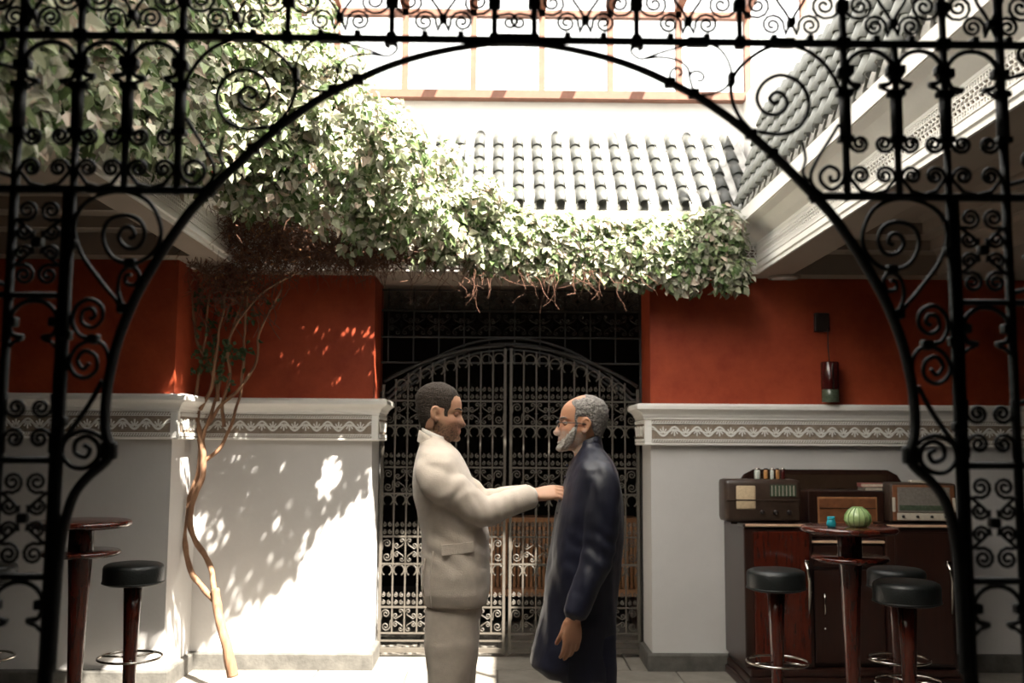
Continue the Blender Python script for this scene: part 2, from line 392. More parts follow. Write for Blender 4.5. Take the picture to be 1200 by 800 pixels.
# upper walls and parapet roofs
struct('wall_upper_back', MB().box(-3.4, 3.6, 7.27, 7.5, 2.75, 3.99), 'white')
struct('wall_upper_right', MB().box(1.82, 2.2, 2.5, 7.5, 3.02, 4.03), 'white')
struct('wall_upper_left', MB().box(-2.9, -2.6, 2.5, 7.3, 3.02, 4.03), 'white')
struct('wall_sky_blocker_right', MB().box(3.3, 3.5, 1, 9, 3.02, 6.5), 'white')  # added setback wall that cuts sky light to the galleries
struct('wall_upper_front', MB().box(-3.4, 3.4, 2.42, 2.5, 2.62, 3.35), 'white')
struct('ceiling_upper', MB().box(2.2, 4.2, 2.4, 11, 3.02, 3.08).box(-4.2, -2.6, 2.4, 11, 3.02, 3.08), 'white')
def tile_mesh(w0, w1, L, h0, h1, inv=False, n=8):
    """tapered half-round tile: x across, y up the slope, z out"""
    vs = []; th = .009
    for y, w_, h in ((0, w0, h0), (L, w1, h1)):
        for rr in (0, th):
            for j in range(n+1):
                a = PI*j/n; x = -(w_-rr)*math.cos(a); z = (h-rr)*math.sin(a)
                if inv: z = -z
                vs.append((x, y, z+(0.010 if y == 0 and not inv else 0)))
    m = n+1; fs = []
    for j in range(n):
        fs += [(j, j+1, 2*m+j+1, 2*m+j), (m+j+1, m+j, 3*m+j, 3*m+j+1), (j+1, j, m+j, m+j+1), (2*m+j, 2*m+j+1, 3*m+j+1, 3*m+j)]
    fs += [(0, 2*m, 3*m, m), (n, m+n, 3*m+n, 2*m+n)]
    return vs, fs
def tiled(name, org, ax, up, ncol, nrow, pitch, exp, skip=None, cm='tile'):
    ax, up = Vector(ax).normalized(), Vector(up).normalized(); nn = ax.cross(up)
    if nn.z < 0: nn = -nn
    org = Vector(org); Lr = nrow*exp
    a0 = org-ax*pitch*.5; a1 = org+ax*pitch*(ncol-.5)
    mb = MB(); vs = []
    for dn in (-.06, -.14):
        for q in (a0, a1, a1+up*Lr, a0+up*Lr): vs.append(q+nn*dn)
    root = struct(name, mb.add(vs, [(0, 1, 2, 3), (7, 6, 5, 4), (0, 4, 5, 1), (1, 5, 6, 2), (2, 6, 7, 3), (3, 7, 4, 0)]), 'tile_pan')
    Mr = Matrix((ax, up, nn)).transposed().to_4x4()
    if Mr.determinant() < 0: Mr = Matrix((-ax, up, nn)).transposed().to_4x4()
    c0 = MB().add(*tile_mesh(pitch*.31, pitch*.26, exp*1.18, pitch*.30, pitch*.24)).build('cover_tile', cm, root, True)
    p0 = MB().add(*tile_mesh(pitch*.34, pitch*.30, exp*1.15, pitch*.30, pitch*.26, True)).build('pan_tile', 'tile_pan', root, True)
    uc = up_ = 0
    for i in range(ncol):
        for j in range(nrow):
            if skip and skip(i, j): continue
            q = org+ax*pitch*i+up*exp*j
            o = c0 if uc == 0 else c0.copy()
            if uc: C.objects.link(o)
            uc += 1
            o.matrix_world = Matrix.Translation(q+nn*(.0)+ax*rng.uniform(-.003, .003)) @ Mr @ Matrix.Rotation(rng.uniform(-.02, .02), 4, 'Z')
            q2 = q+ax*pitch*.5-nn*.01-up*.01
            o = p0 if up_ == 0 else p0.copy()
            if up_: C.objects.link(o)
            up_ += 1
            o.matrix_world = Matrix.Translation(q2) @ Mr
    return root
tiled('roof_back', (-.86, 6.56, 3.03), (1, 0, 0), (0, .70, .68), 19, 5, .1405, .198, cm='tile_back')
tiled('roof_right', (1.61, 2.60, 3.03), (0, 1, 0), (.20, 0, .68), 29, 5, .1405, .142)
# roof lantern: sill, mullions, panes, rafters
lant = struct('window_1', MB().box(-2.4, 1.86, 7.18, 7.34, 3.99, 4.05), 'rust')
Zt = P(600, 17, 7.25).z
xs = [P(px, 60, 7.25).x for px in (238, 316, 395, 475, 555, 635, 715, 795, 875)]
for x in xs:
    MB().box(x-.022, x+.022, 7.22, 7.28, 4.05, Zt+.25).build('mullion', 'rust', lant)
MB().box(xs[0]-.5, xs[-1]+.03, 7.22, 7.28, Zt-.025, Zt+.025).build('transom', 'rust', lant)
for a, b in zip(xs[:-1], xs[1:]):
    MB().box(a+.022, b-.022, 7.245, 7.253, 4.05, Zt-.025).build('pane', 'glass', lant)
for x in xs:
    z = Zt+.03
    MB().box(x-.03, x+.03, 6.75, 7.24, z, z+.09).build('rafter', 'rust', lant)
for y in (5.9, 4.6):
    MB().box(1.84, 1.88, y-.02, y+.02, 4.03, Zt+.1).build('mullion', 'rust', lant)

# added unseen sunshade over the near courtyard: frosted panes diffuse, boards block sun
lr = struct('ceiling_sunshade', MB().box(-2.6, 3.0, 3.66, 3.72, 4.72, 4.82).box(-2.6, 3.0, .6, .66, 4.72, 4.82), 'rust')
MB().box(.62, 3.0, .66, 3.66, 4.78, 4.82).build('sun_block_boards', 'darkwood', lr)
for i in range(4):
    x = -2.6+i*.8
    me = bpy.data.meshes.new('sun_diffuser_pane'); me.from_pydata([(x+.03, .66, 4.78), (x+.77, .66, 4.78), (x+.77, 3.66, 4.78), (x+.03, 3.66, 4.78)], [], [(0, 1, 2, 3)])
    a = me.color_attributes.new('Col', 'FLOAT_COLOR', 'POINT'); a.data.foreach_set('color', [.88, .87, .84, 1]*4); me.materials.append(M['frosted'])
    o = bpy.data.objects.new('sun_diffuser_pane', me); C.objects.link(o); o.parent = lr
    MB().box(x-.03, x+.03, .66, 3.66, 4.72, 4.82).build('rafter', 'rust', lr)  # frame bar of the added sunshade
# ================================================================ IRON
def spiral(c, r, a0, turns, d, k=10, r1=.16):
    """points winding inward from angle a0 (radians), d=+1 ccw in x-z"""
    n = max(6, int(turns*k)); out = []
    for i in range(n+1):
        t = i/n; q = a0+d*2*PI*turns*t; rr = r*(1-(1-r1)*t**.85); out.append((c[0]+rr*math.cos(q), c[1]+rr*math.sin(q)))
    return out
def curl_to(start, c, r, d, turns=1.35, pre=(), k=11):
    """lead-in points then spiral whose first point is nearest the lead-in"""
    s = pre[-1] if pre else start
    a0 = math.atan2(s[1]-c[1], s[0]-c[0]); return [start]+list(pre)+spiral(c, r, a0+d*.35, turns, d, k)
# ---------------------------------------------------------------- front screen (the gateway the camera looks through)
YG = 2.4
scr = thing('wrought_iron_screen', 'black wrought-iron gateway screen of scrolls with a wide arch, framing the whole view', 'gate', (0, YG, 0))
def g(px, py): p = P(px, py, YG); return (p.x, p.z)
XC = (g(1105, 52)[0]+g(95, 42)[0])/2        # mirror axis
def smooth2(pts, k=5): return [(v.x, v.y) for v in catmull([(p[0], p[1], 0) for p in pts], k)]
def iron(name, pts2, r, flat=1.35, both=True, n=6):
    """bar of flat section in the plane of the screen, and its mirror image"""
    for s in ((1, -1) if both else (1,)):
        pts = [((XC+s*(p[0]-XC)), 0, p[1]) for p in pts2]
        MB().tube(pts, r, n, flat=((0, 1, 0), flat)).build(name, 'iron', scr, True)
def knot(x, z, a=.012, b=.012, name='collar', both=True, y=.014):
    for s in ((1, -1) if both else (1,)):
        X = XC+s*(x-XC); MB().box(X-a, X+a, -y, y, z-b, z+b, bev=min(a, b)*.45).build(name, 'iron', scr, True)
def scroll(px_pts, r=.0052, k=5, name='scroll', both=True): iron(name, smooth2([g(*p) for p in px_pts], k), r, both=both)
zr = g(600, 47)[1]                              # main rail height
zr2 = (g(120, 222)[1]+g(1080, 231)[1])/2        # second rail
Xm = [g(626, 47)[0]-XC, g(746, 48)[0]-XC, g(867, 49)[0]-XC, g(988, 51)[0]-XC, g(1105, 52)[0]-XC]
Xm = [XC+v for v in Xm]
Xo = XC+(g(1171, 53)[0]-XC); ZT = 2.70; Xe = Xo+.14
iron('rail', [(XC-.0, zr), (Xe, zr)], .0105)
iron('rail', [(XC-.0, ZT), (Xe, ZT)], .0105)
MB().box(XC-.05, XC+.05, -.013, .013, zr-.014, zr+.014, bev=.004).build('apex_plate', 'iron', scr)
for i, x in enumerate(Xm):
    big = i >= 3
    zb = {3: zr2-.01, 4: FL+.02}.get(i, zr)
    iron('upright', [(x, zb), (x, ZT)], .0075 if not big else .0095)
    knot(x, g(600, 4)[1], .016, .015); knot(x, zr, .013 if not big else .018, .015)
iron('upright', [(Xo, FL), (Xo, ZT)], .011); iron('upright', [(Xe, FL), (Xe, ZT)], .011)
iron('upright', [(Xm[4]+.016, FL), (Xm[4]+.016, zr2)], .009)
S_ = Xm[1]-Xm[0]; u = S_/120.                   # metres per photo px at the rail
def panel_top(x0, x1):
    w_ = x1-x0; c = (x0+x1)/2; m = w_/120.
    zk = zr+25*u
    knot(c, zk, .010, .010)
    for s in (1, -1):
        cx = c+s*22*m; iron('scroll', curl_to((c, zk), (cx, zr+21.5*u), 14.5*u, -s, 1.9, pre=[(c+s*7*m, zr+10*u)]), .0042)
        iron('scroll', smooth2([(c, zk), (c+s*6*m, zk+12*u), (c+s*16*m, zk+28*u), (c+s*17*m, zk+44*u), (c+s*6*m, zk+50*u), (c+s*3*m, zk+40*u), (c+s*8*m, zk+36*u)]), .0042)
        ex = c+s*(60*m-2*u); iron('scroll', curl_to((ex, zr+41*u), (c+s*39*m, zr+46*u), 16.5*u, -s, 1.8, pre=[(ex-s*6*m, zr+35*u)]), .0042)
        knot(cx-s*1*m, zr+3*u, .008, .012)
for a, b in zip(Xm[:-1], Xm[1:]): panel_top(a, b)
panel_top(Xm[4], Xo+.10)
for s in (1, -1):                               # the narrow bay over the apex
    x = Xm[0]; 
iron('scroll', curl_to((Xm[0], zr+24*u), (XC+.012, zr+22*u), 11*u, 1, 1.5, pre=[(Xm[0]-5*u, zr+30*u)]), .0042)
# arch
AR = [(627, 51), (670, 58), (712, 68), (750, 81), (785, 97), (825, 118), (870, 150), (912, 187), (950, 225), (975, 252), (995, 280), (1020, 320), (1040, 358), (1056, 398), (1066, 437), (1071, 470), (1072, 505), (1067, 525), (1067, 540), (1076, 551), (1090, 563), (1104, 580), (1113, 602), (1121, 640), (1126, 700), (1131, 790)]
ap = smooth2([g(*p) for p in AR], 5); iron('arch_bar', ap, [.0075+.0045*min(1, i/40) for i in range(len(ap))], 1.7)
knot(*g(1067, 533), .018, .022, 'arch_stop')
for p in ((785, 97), (813, 110), (880, 157), (905, 180), (957, 232)): knot(*g(*p), .014, .012)
sp = lambda *a, **k_: scroll(*a, **k_)
# spandrel scrolls
sp([(746, 48), (740, 55), (741, 63), (752, 69), (770, 63), (790, 57), (813, 51)], .0035)
sp([(741, 58), (743, 50), (750, 50), (753, 56), (748, 59)], .0035)
sp([(752, 69), (775, 67), (795, 71), (806, 80), (808, 90), (811, 101), (815, 110), (835, 110), (850, 103), (857, 92)], .0036)
sp([(788, 97), (785, 88), (789, 81), (796, 80), (799, 86), (795, 89)], .0036)
sp([(808, 89), (812, 84), (820, 84), (825, 90), (821, 95), (817, 93)], .0036)
sp([(830, 51), (843, 57), (852, 69), (857, 83), (857, 94)], .0036)
sp([(884, 156), (866, 136), (857, 112), (859, 92), (870, 76), (893, 59), (918, 52), (945, 59), (965, 74), (978, 92), (986, 110)], .0052)
sp([(888, 154), (915, 157), (938, 147), (948, 122), (938, 98), (915, 88), (895, 97), (887, 115), (895, 131), (911, 134), (922, 124), (919, 112), (909, 108), (902, 115), (907, 121), (912, 118)], .0052)
knot(*g(857, 93), .008, .016); MB_ = None
sp([(983, 146), (970, 167), (957, 188), (950, 205), (954, 219), (966, 229)], .0045)
sp([(940, 166), (944, 186), (941, 203), (952, 215)], .004)
sp([(990, 190), (988, 212), (975, 222), (963, 214), (962, 203), (971, 195), (982, 200), (982, 210), (974, 212), (973, 206)], .0052)
knot((g(818, 47))[0], zr, .028, .011, 'plate'); knot(g(918, 48)[0], zr, .028, .011, 'plate')
# second rail and keyhole arcade between the rails
iron('rail', [(g(948, 228)[0], zr2), (Xe, zr2)], .0105)
xa = [Xm[3], g(1048, 52)[0], Xm[4], Xo]
iron('upright', [(xa[1], zr2), (xa[1], zr)], .009)
def z_(py): return zr2+(231-py)*u
def arcade(a, b, zt, keyr=None):
    """horseshoe arch between uprights a, b with its top at zt"""
    w_ = (b-a); c = (a+b)/2; R = w_*.46; pts = []
    for i in range(17):
        q = math.radians(-35+250*i/16); pts.append((c+R*math.cos(q), zt-R*.92+R*math.sin(q)*.92))
    pts = [(pts[0][0]-R*.42, pts[0][1]-R*.12)]+pts+[(pts[-1][0]+R*.42, pts[-1][1]-R*.12)]
    iron('keyhole_arch', pts, [.0085]+[.006]*(len(pts)-2)+[.0085])
    for x, s in ((a, 1), (b, -1)):
        knot(x+s*.012, zt-R*.9, .012, .012)
        iron('capital', [(x+s*.006, zt-R*1.95), (x+s*.020, zt-R*1.72), (x+s*.034, zt-R*1.66)], .005)
def curls(a, b, z, r, d=1, up=True):
    for x, s in ((a, 1), (b, -1)):
        cx = (a+b)/2-s*(b-a)*.235
        sg = 1 if up else -1
        st = (x+s*.008, z+sg*r*1.3); iron('scroll', curl_to(st, (cx, z), r, s*sg, 1.75, pre=[(x+s*.008, z+sg*.2*r)]), .0050)
for a, b in zip(xa[:-1], xa[1:]):
    arcade(a, b, z_(56)); curls(a, b, z_(168), 11.5*u)
    w_ = b-a; c = (a+b)/2
    for s in (1, -1):
        cx = c+s*w_*.235; iron('scroll', curl_to((c, zr2+3*u), (cx, z_(206)), 11.5*u, s, 1.75, pre=[(c+s*w_*.25, zr2+7*u), (c+s*w_*.43, z_(210))]), .0050)
    for x in (a, b):
        iron('post_sleeve', [(x, z_(112)), (x, z_(160))], .0155); knot(x, z_(108), .021, .008); knot(x, z_(163), .019, .008)
        knot(x, z_(84), .018, .012)
# scrolls beside the arch, below the second rail
sp([(1055, 366), (1080, 336), (1102, 305), (1110, 275), (1101, 250), (1078, 236), (1050, 233), (1025, 244), (1012, 268), (1012, 290), (1025, 308), (1045, 316), (1067, 308), (1077, 286), (1071, 267), (1052, 260), (1035, 266), (1029, 282), (1037, 297), (1051, 297), (1059, 286), (1054, 275), (1044, 275), (1041, 284), (1047, 287)], .0056)
sp([(1053, 366), (1059, 347), (1056, 328), (1045, 319), (1035, 328), (1039, 340), (1050, 339), (1050, 330), (1044, 329)], .0052)
sp([(1086, 404), (1103, 400), (1111, 383), (1106, 366), (1092, 358), (1078, 366), (1077, 381), (1088, 391), (1100, 385), (1099, 372), (1089, 369), (1085, 377), (1091, 381)], .0056)
sp([(1070, 442), (1069, 425), (1076, 410), (1090, 406), (1105, 413), (1114, 430), (1108, 445), (1095, 449), (1083, 440), (1084, 424), (1097, 418), (1105, 429), (1098, 439), (1091, 432)], .0056)
sp([(1076, 452), (1092, 482), (1120, 523)], .0065)
sp([(1074, 521), (1084, 513), (1100, 511), (1117, 521), (1121, 538), (1110, 552), (1093, 553), (1080, 542), (1080, 526), (1092, 517), (1105, 523), (1106, 536), (1094, 541), (1089, 532), (1096, 527)], .0060)
for p in ((1045, 316), (1086, 404), (1112, 295), (1053, 368), (1118, 400), (1122, 500)): knot(*g(*p), .013, .012)
# outer strips: diagonal scroll panel, keyhole panels and curls down to the floor
a, b = Xm[4]+.016, Xo; c = (a+b)/2; w_ = b-a
def dpanel(zt, zb):
    """four S scrolls round a lozenge"""
    zc = (zt+zb)/2; h = (zt-zb); R = w_*.215
    for s in (1, -1):
        for t_ in (1, -1):
            st = (c, zc+t_*.012)
            iron('scroll', curl_to((c+s*w_*.08, zc+t_*h*.06), (c+s*w_*.23, zc+t_*h*.33), R, -s*t_, 1.8, pre=[(c+s*w_*.16, zc+t_*h*.12), (c+s*w_*.44, zc+t_*h*.24)]), .0046)
            iron('scroll', curl_to((c+s*w_*.10, zc+t_*h*.05), (c+s*w_*.27, zc+t_*h*.11), R*.8, s*t_, 1.6, pre=[(c+s*w_*.08, zc+t_*h*.12)]), .0046)
    knot(c, zc, .012, .012)
def zz(py): return P(1105, py, YG).z
dpanel(zz(236), zz(350)); iron('rail', [(a, zz(354)), (Xe, zz(354))], .008)
arcade(a, b, zz(360))
curls(a, b, zz(484), 12*u); curls(a, b, zz(520), 12*u, up=False)
iron('rail', [(a, zz(545)), (Xe, zz(545))], .009)
dpanel(zz(549), zz(676)); iron('rail', [(a, zz(680)), (Xe, zz(680))], .009)
arcade(a, b, zz(686)); curls(a, b, zz(835), 12*u); iron('rail', [(a, zz(860)), (Xe, zz(860))], .009)
dpanel(zz(865), zz(985)); iron('rail', [(a, zz(990)), (Xe, zz(990))], .009)
arcade(a, b, zz(997)); iron('rail', [(a, .05), (Xe, .05)], .010)
for zq in (zz(300), zz(450), zz(620), zz(760)): knot((Xo+Xe)/2, zq, .03, .006)
for k in range(9):
    z0 = .2+k*.27; iron('scroll', curl_to((Xo+.01, z0), ((Xo+Xe)/2, z0+.06), .035, 1, 1.7, pre=[(Xe-.02, z0+.03)]), .0056)
# ---------------------------------------------------------------- far gate
YF = 7.30; T0 = P(447, 600, YF).x; T1 = P(748, 600, YF).x; XM = P(594.5, 600, YF).x
zg = lambda py: P(600, py, YF).z
def mini(mb, pts, r=.0048): mb.tube([(p[0], 0, p[1]) for p in pts], r, 4, cap=False)
CW = (XM-.03-T0)/10
def diamond(mb, x0, z0, h, w_):
    c, zc = x0+w_/2, z0+h/2; R = w_*.115
    for s in (1, -1):
        for t_ in (1, -1):
            mini(mb, spiral((c+s*w_*.15, zc+t_*h*.34), R, PI/2*t_+s*t_*-.4+PI, 1.25, -s*t_, 9))
            mini(mb, spiral((c+s*w_*.36, zc+t_*h*.17), R, PI/2*t_+PI, 1.25, s*t_, 9))
            mini(mb, [(c+s*w_*.04, zc+t_*h*.34), (c+s*w_*.12, zc+t_*h*.19), (c+s*w_*.27, zc+t_*h*.10), (c+s*w_*.36, zc+t_*h*.04)])
            mini(mb, [(c, zc), (c+s*w_*.09, zc)]); mini(mb, [(c, zc), (c, zc+t_*h*.13)])
def esses(mb, x0, z0, h, w_):
    c = x0+w_/2; R = w_*.40
    mini(mb, curl_to((c-R, z0+h*.5), (c, z0+h*.74), R, -1, 1.6, k=9)); mini(mb, curl_to((c+R, z0+h*.5), (c, z0+h*.26), R, -1, 1.6, k=9))
def keyrow(mb, x0, z0, h, w_):
    c = x0+w_/2; R = w_*.42; zt = z0+h-R*1.15
    mini(mb, [(c-R*.5, zt-R*.95), (c-R*.85, zt-R*.6)]+[(c+R*math.cos(math.radians(215-25*i)), zt+R*math.sin(math.radians(215-25*i))) for i in range(11)]+[(c+R*.5, zt-R*.95)], .006)
    for zc in (z0+w_*.95, z0+w_*.36):
        for s in (1, -1): mini(mb, spiral((c+s*w_*.25, zc), w_*.2, PI/2, 1.3, s, 8))
def leaf_gate(x0, x1, lab, mirror):
    t = thing('iron_gate_leaf', lab, 'gate', (0, YF, 0), 'far gate leaves')
    def bar(nm, a, b, r, fl=1.): return MB().tube([(a[0], 0, a[1]), (b[0], 0, b[1])], r, 4, flat=((0, 1, 0), fl)).build(nm, 'cream_iron', t)
    def arch(x): return zg(405)-(zg(405)-zg(452))*((x-XM)/(T1-XM))**2
    bar('stile', (x0, -.06), (x0, arch(x0)-.02), .014, 1.4); bar('stile', (x1, -.06), (x1, arch(x1)-.02), .014, 1.4)
    bar('bottom_rail', (x0, -.035), (x1, -.035), .022)
    bar('bottom_rail', (x0, .03), (x1, .03), .008)
    rows = [742, 711.5, 661, 629, 579, 548, 499, 470]
    zs = [zg(q) for q in rows]
    for z in zs: bar('rail', (x0, z), (x1, z), .0085)
    n = 10; cw = (x1-x0)/n
    for i in range(1, n): bar('upright', (x0+cw*i, zs[0]), (x0+cw*i, arch(x0+cw*i)-.03), .0072)
    mb = MB()
    for a, b in ((0, 1), (2, 3), (4, 5), (6, 7)):
        z0, h = zs[a], zs[b]-zs[a]
        esses(mb, x0 if not mirror else x1-cw, z0, h, cw); esses(mb, x0+cw*9 if not mirror else x0, z0, h, cw)
        for k in range(4): diamond(mb, x0+cw*(1+2*k), z0, h, 2*cw)
    for a, b in ((1, 2), (3, 4), (5, 6)):
        for i in range(n): keyrow(mb, x0+cw*i, zs[a], zs[b]-zs[a], cw)
    for i in range(n):
        xx = x0+cw*(i+.5); h = arch(xx)-zs[7]-.05
        if h > .12: keyrow(mb, x0+cw*i, zs[7], h, cw)
    mb.build('scrollwork', 'cream_iron', t, True, kind='stuff')
    pts = [(x0+(x1-x0)*i/16, 0, arch(x0+(x1-x0)*i/16)) for i in range(17)]
    MB().tube(pts, .012, 6).build('arch_rail', 'dim_iron', t, True)
    return t
leaf_gate(T0, XM-.022, 'left leaf of the pale scrollwork back gate, behind the man in beige', False)
leaf_gate(XM+.022, T1, 'right leaf of the pale scrollwork back gate, behind the man in navy', True)
# fixed frame and overthrow of the far gate
fr = thing('gate_overthrow', 'dark arched iron overthrow with a square scroll transom above the back gate', 'gate', (0, YF+.03, 0))
def fb(nm, pts, r): return MB().tube([(p[0], 0, p[1]) for p in pts], r, 6).build(nm, 'dim_iron', fr)
xa0, xa1 = P(443, 500, YF).x+.0, P(752, 500, YF).x-.0
for zq in (zg(340), zg(364), zg(395), zg(425)): fb('rail', [(xa0, zq), (xa1, zq)], .008)
for x in (xa0, xa1): fb('jamb_bar', [(x, FL), (x, zg(338))], .014)
for off, r in ((0, .016), (.045, .010), (-.04, .008)):
    pts = []
    for i in range(33):
        x = -1+2*i/32; pts.append(((xa0+xa1)/2+x*(xa1-xa0)/2*.93, zg(403)+off-(zg(403)-zg(468))*abs(x)**2.1))
    pts = [(xa0, pts[0][1])]+pts+[(xa1, pts[-1][1])]
    fb('arch_bar', pts, r)
nb = 11; cw = (xa1-xa0-.06)/10
mb = MB()
for i in range(nb):
    x = xa0+.06+cw*i; fb('upright', [(x, zg(425)), (x, zg(338))], .006)
    if i < nb-1: diamond(mb, x, zg(364), zg(341)-zg(364), cw); diamond(mb, x, zg(394), zg(366)-zg(394), cw)
mb.build('scrollwork', 'dim_iron', fr, True, kind='stuff')
# ---------------------------------------------------------------- behind the gate
pb = [P(px, 690, 8.4) for px in (556, 748)]
bn = thing('slatted_counter', 'brown slatted wooden counter in the dark room behind the gate', 'counter', ((pb[0].x+pb[1].x)/2, 8.4, 0))
cx = bn.location.x; hw = (pb[1].x-pb[0].x)/2; zb, zt_ = P(650, 690, 8.4).z, P(650, 612, 8.4).z
MB().box(-hw, hw, .0, .25, zb-.06, zb, bev=.006).build('base_rail', 'slat', bn)
MB().box(-hw, hw, .0, .25, zt_, zt_+.04, bev=.006).build('top_board', 'slat', bn)
MB().box(-hw, hw, .10, .13, zb, zt_).build('back_board', 'darkwood', bn)
s0 = MB().box(-.011, .011, .02, .05, zb, zt_, bev=.003).build('slat', 'slat', bn); n = int(2*hw/.034)
for i in range(n):
    o = s0 if i == 0 else s0.copy()
    if i: C.objects.link(o)
    o.location = (-hw+.017+i*2*hw/n, 0, 0)
for s in (-1, 1):
    for y in (.03, .21): MB().box(s*(hw-.03)-.02, s*(hw-.03)+.02, y-.02, y+.02, FL, zb-.06).build('leg', 'darkwood', bn)
# ================================================================ VINE
vine = thing('climbing_vine', 'leafy creeper with twisted bare stems spilling over the roof edge', 'vine', P(272, 788, 6.3)*1.0)
vine.location.z = FL; VL = Vector(vine.location)
def vtube(pts, r, name, m, n=7, wob=.0):
    ps = catmull([P(*p)-VL for p in pts], 6); k = len(ps)
    rr = [(r[0]+(r[1]-r[0])*i/(k-1))*(1+.16*noise.noise(ps[i]*14)) for i in range(k)]
    ps = [p+Vector((noise.noise(p*9), noise.noise(p*9+Vector((5, 0, 0))), 0))*wob for p in ps]
    return MB().tube(ps, rr, n).build(name, m, vine, True)
vtube([(273, 792, 6.3), (268, 770, 6.3), (262, 742, 6.33), (255, 715, 6.4), (252, 690, 6.45)], (.036, .026), 'trunk', 'bark', 9, .01)
vtube([(253, 705, 6.42), (238, 690, 6.5), (224, 668, 6.6), (217, 640, 6.65), (217, 612, 6.7), (222, 585, 6.72), (231, 560, 6.72), (236, 530, 6.72), (231, 500, 6.72), (231, 470, 6.72)], (.019, .020), 'stem', 'bark', 8, .008)
vtube([(251, 692, 6.45), (248, 668, 6.55), (238, 648, 6.6), (226, 628, 6.65), (222, 605, 6.66), (228, 582, 6.66), (236, 560, 6.66), (238, 540, 6.66), (235, 510, 6.68), (228, 488, 6.7)], (.018, .020), 'stem', 'bark', 8, .008)
br = [[(238, 541, 6.68), (258, 524, 6.68), (270, 500, 6.68), (280, 470, 6.7), (285, 430, 6.7), (287, 390, 6.7), (292, 330, 6.6)],
      [(236, 520, 6.68), (246, 490, 6.68), (254, 462, 6.7), (262, 425, 6.7), (275, 380, 6.68), (290, 335, 6.6)],
      [(232, 490, 6.7), (228, 470, 6.7), (233, 440, 6.7), (240, 400, 6.7), (246, 340, 6.62)],
      [(240, 505, 6.7), (257, 478, 6.68), (280, 455, 6.68), (300, 425, 6.72), (305, 385, 6.72), (330, 340, 6.6)],
      [(234, 480, 6.68), (250, 445, 6.66), (255, 400, 6.66), (262, 360, 6.62), (270, 320, 6.55)],
      [(256, 470, 6.7), (250, 440, 6.7), (232, 400, 6.7), (225, 350, 6.65), (218, 320, 6.6)],
      [(262, 500, 6.68), (262, 470, 6.68), (270, 440, 6.7), (268, 400, 6.7), (300, 350, 6.6), (350, 318, 6.5)]]
for b in br: vtube(b, (.014, .006), 'branch', 'bark', 6, .012)
# leafy masses: ellipsoids (photo x, y, depth, radii)
B = [(300, 160, 6.15, .5, .35, .40), (300, 70, 6.2, .5, .4, .40), (370, 120, 6.3, .42, .35, .36), (385, 205, 6.15, .40, .3, .34), (440, 165, 6.3, .33, .3, .30),
     (440, 240, 6.2, .34, .28, .30), (430, 275, 6.3, .25, .2, .20), (500, 195, 6.35, .30, .28, .24), (510, 262, 6.25, .30, .26, .26), (560, 235, 6.35, .22, .24, .20), (575, 280, 6.45, .25, .15, .20), (540, 290, 6.4, .22, .15, .16),
     (625, 285, 6.5, .24, .12, .17), (670, 287, 6.5, .22, .12, .18), (715, 297, 6.5, .22, .12, .17), (760, 293, 6.5, .22, .13, .19), (805, 293, 6.48, .22, .13, .21),
     (845, 280, 6.45, .16, .16, .18), (855, 320, 6.45, .13, .13, .14), (800, 325, 6.5, .14, .12, .12), (740, 320, 6.52, .15, .10, .11), (690, 318, 6.52, .15, .10, .09), (840, 258, 6.45, .16, .13, .09), (620, 262, 6.5, .16, .10, .08),
     (325, 212, 5.4, .26, .25, .18), (345, 165, 5.2, .3, .28, .24), (365, 110, 5.1, .28, .28, .26), (300, 180, 5.1, .25, .25, .2),
     (650, 264, 6.5, .18, .10, .08), (700, 268, 6.5, .18, .10, .08), (755, 268, 6.5, .18, .10, .08), (805, 264, 6.5, .16, .10, .08), (600, 258, 6.5, .16, .10, .10), (575, 300, 6.48, .2, .12, .13), (635, 308, 6.5, .2, .12, .12), (770, 312, 6.5, .18, .12, .12), (310, 120, 5.1, .3, .3, .3), (350, 80, 5.2, .3, .3, .3), (290, 60, 5.0, .3, .3, .3),
     (260, 180, 5.3, .3, .3, .2), (310, 225, 6.1, .3, .26, .18), (460, 175, 5.75, .26, .3, .22), (400, 160, 5.5, .34, .3, .26), (330, 140, 5.3, .36, .3, .30), (480, 235, 5.9, .24, .25, .20), (390, 225, 5.7, .3, .25, .2), (270, 200, 5.3, .3, .3, .2),
     (350, 20, 6.4, .28, .3, .2), (250, 15, 5.9, .42, .4, .3), (380, 70, 6.45, .28, .2, .2)]
def leaf_geo(p, nrm, tip, L, W):
    """pointed heart-shaped leaf folded along its rib"""
    nrm.normalize(); tip = (tip-nrm*tip.dot(nrm)).normalized(); s = nrm.cross(tip)
    return [p, p+tip*L*.35+s*W*.5+nrm*L*.10, p+tip*L*.35-s*W*.5+nrm*L*.10, p+tip*L*.38, p+tip*L*.75+s*W*.27+nrm*L*.03, p+tip*L*.75-s*W*.27+nrm*L*.03, p+tip*L-nrm*L*.14]
LF = [(0, 3, 1), (0, 2, 3), (1, 3, 6, 4), (3, 2, 5, 6)]
PAL = [(.42, .44, .30), (.52, .52, .40), (.28, .34, .17), (.13, .19, .07), (.58, .55, .44), (.34, .38, .23), (.58, .47, .37), (.10, .16, .05)]
lv = []; lf = []; lc = []; big = []
for px in range(-50, 290, 34):          # curtain of leaves over the left cornice
    Y = 1.48*1167/(585-px); yl = 150 if px < 110 else 150+(px-110)*.36
    for k in range(7 if px > -40 else 5):
        dz = .17*1167/Y; r_ = .17+.03*k
        B.append((px+k*4, yl-k*dz*.95-8, Y+.04*k, r_*1.1, r_*1.2, .15 if k else .11))
wsum = [b[3]*b[5]*(1.9 if b[0] > 560 else 1) for b in B]; wt = sum(wsum)
NL = 92000
